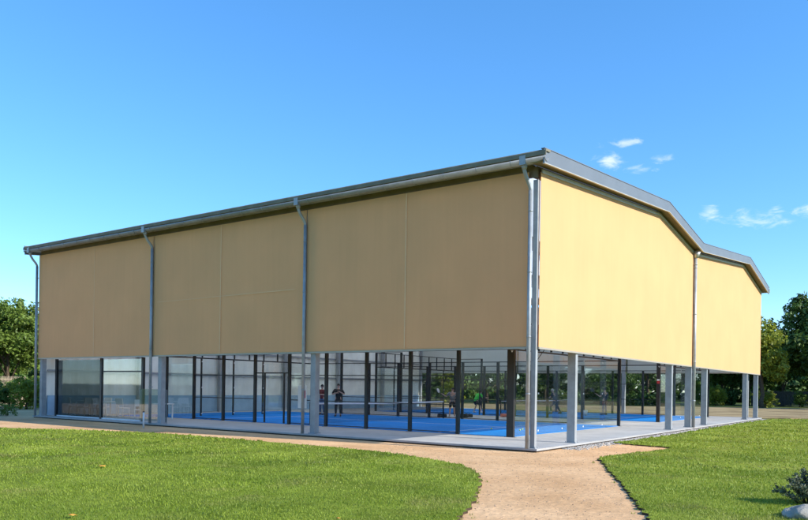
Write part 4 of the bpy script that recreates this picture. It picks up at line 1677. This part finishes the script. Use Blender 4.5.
# ------------------------------------------------------------------ light and sky
EL = math.radians(29)
aa = math.radians(8.7)
sd = (-DL) * math.cos(aa) + DR * math.sin(aa)           # horizontal direction to the sun
to_sun = Vector((sd.x * math.cos(EL), sd.y * math.cos(EL), math.sin(EL)))
sun = bpy.data.lights.new('sun', 'SUN')
sun.energy = 2.7
sun.angle = math.radians(0.5)
sun.color = (1.0, 0.95, 0.87)
so = bpy.data.objects.new('sun', sun)
COL.objects.link(so)
so.rotation_euler = to_sun.to_track_quat('Z', 'Y').to_euler()
so.location = (30, -20, 40)

w = bpy.data.worlds.new('World')
S.world = w
w.use_nodes = True
nt = w.node_tree
N, L = nt.nodes, nt.links
N.clear()
out = N.new('ShaderNodeOutputWorld')
bg = N.new('ShaderNodeBackground')
bg.inputs['Strength'].default_value = 0.15
sky = N.new('ShaderNodeTexSky')
sky.sky_type = 'NISHITA'
sky.sun_disc = False
sky.sun_elevation = EL
sky.sun_rotation = math.atan2(sd.x, sd.y)
sky.air_density = 0.9
sky.dust_density = 0.0
sky.ozone_density = 6.5
hs = N.new('ShaderNodeHueSaturation')
hs.inputs['Saturation'].default_value = 1.24
hs.inputs['Hue'].default_value = 0.501
hs.inputs['Value'].default_value = 1.03
gm = N.new('ShaderNodeGamma')
gm.inputs['Gamma'].default_value = 0.77
L.new(sky.outputs['Color'], gm.inputs['Color'])
L.new(gm.outputs['Color'], hs.inputs['Color'])
# a few wisps of fair weather cloud, by direction
tc = N.new('ShaderNodeTexCoord')


def direction(px, py):
    dx, dy = (px - 404) / 725.4, (387.45 + .0145 * (px - 404) - py) / 725.4
    return Vector((dx, 1, dy)).normalized()


dens = None
for (px, py, a, b_) in ((620, 143, .050, .012), (609, 160, .034, .020), (662, 158, .034, .012), (638, 171, .034, .014), (708, 214, .022, .018), (757, 217, .070, .026), (722, 222, .05, .014), (840, 207, .12, .018)):
    d0 = direction(px, py)
    rx = d0.cross(Vector((0, 0, 1))).normalized()
    uy = rx.cross(d0)
    ds = []
    for ax, k in ((rx, 1 / a), (uy, 1 / b_)):
        vm = N.new('ShaderNodeVectorMath')
        vm.operation = 'DOT_PRODUCT'
        vm.inputs[1].default_value = ax * k
        L.new(tc.outputs['Generated'], vm.inputs[0])
        ds.append(vm.outputs['Value'])
    cb = N.new('ShaderNodeCombineXYZ')
    L.new(ds[0], cb.inputs[0])
    L.new(ds[1], cb.inputs[1])
    ln = N.new('ShaderNodeVectorMath')
    ln.operation = 'LENGTH'
    L.new(cb.outputs[0], ln.inputs[0])
    fr = N.new('ShaderNodeVectorMath')
    fr.operation = 'DOT_PRODUCT'
    fr.inputs[1].default_value = d0
    L.new(tc.outputs['Generated'], fr.inputs[0])
    gt = N.new('ShaderNodeMath')
    gt.operation = 'GREATER_THAN'
    gt.inputs[1].default_value = 0.5
    L.new(fr.outputs['Value'], gt.inputs[0])
    mr = N.new('ShaderNodeMapRange')
    mr.interpolation_type = 'SMOOTHSTEP'
    mr.inputs['From Min'].default_value = 1.25
    mr.inputs['From Max'].default_value = 0.0
    mr.inputs['To Min'].default_value = 0.0
    mr.inputs['To Max'].default_value = 1.0
    L.new(ln.outputs['Value'], mr.inputs['Value'])
    ml = N.new('ShaderNodeMath')
    ml.operation = 'MULTIPLY'
    L.new(mr.outputs['Result'], ml.inputs[0])
    L.new(gt.outputs['Value'], ml.inputs[1])
    if dens is None:
        dens = ml.outputs['Value']
    else:
        mxm = N.new('ShaderNodeMath')
        mxm.operation = 'MAXIMUM'
        L.new(dens, mxm.inputs[0])
        L.new(ml.outputs['Value'], mxm.inputs[1])
        dens = mxm.outputs['Value']
mp = N.new('ShaderNodeMapping')
mp.inputs['Scale'].default_value = (34, 34, 80)
L.new(tc.outputs['Generated'], mp.inputs['Vector'])
cn = N.new('ShaderNodeTexNoise')
cn.inputs['Scale'].default_value = 1.0
cn.inputs['Detail'].default_value = 7
cn.inputs['Roughness'].default_value = 0.6
cn.inputs['Distortion'].default_value = 0.5
L.new(mp.outputs['Vector'], cn.inputs['Vector'])
ad = N.new('ShaderNodeMath')
ad.operation = 'MULTIPLY_ADD'
ad.inputs[1].default_value = 0.42
L.new(dens, ad.inputs[0])
L.new(cn.outputs['Fac'], ad.inputs[2])
cr = N.new('ShaderNodeMapRange')
cr.interpolation_type = 'SMOOTHSTEP'
cr.inputs['From Min'].default_value = 0.74
cr.inputs['From Max'].default_value = 1.12
cr.inputs['To Max'].default_value = 0.62
L.new(ad.outputs['Value'], cr.inputs['Value'])
mix = N.new('ShaderNodeMix')
mix.data_type = 'RGBA'
L.new(cr.outputs['Result'], mix.inputs['Factor'])
L.new(hs.outputs['Color'], mix.inputs['A'])
mix.inputs['B'].default_value = (3.3, 3.4, 3.5, 1)
L.new(mix.outputs['Result'], bg.inputs['Color'])
L.new(bg.outputs['Background'], out.inputs['Surface'])

# ------------------------------------------------------------------ camera
cam = bpy.data.cameras.new('camera')
cam.sensor_width = 36
cam.sensor_fit = 'HORIZONTAL'
cam.lens = 725.36 / 808 * 36
cam.shift_y = (387.45 - 260) / 808
cam.clip_start = 0.1
cam.clip_end = 4000
co = bpy.data.objects.new('camera', cam)
COL.objects.link(co)
co.matrix_world = Matrix.Translation((0, 0, 1.65)) @ Matrix.Rotation(-0.0145, 4, 'Y') @ Matrix.Rotation(math.radians(90), 4, 'X')
S.camera = co

S.view_settings.view_transform = 'Standard'
S.view_settings.look = 'None'
S.view_settings.exposure = 1.4
S.view_settings.gamma = 1.0
S.view_settings.use_curve_mapping = False
S.render.engine = 'CYCLES'
S.cycles.use_denoising = True
S.cycles.max_bounces = 10
S.cycles.transparent_max_bounces = 64
S.cycles.caustics_reflective = False
S.cycles.caustics_refractive = False
S.cycles.sample_clamp_indirect = 6.0
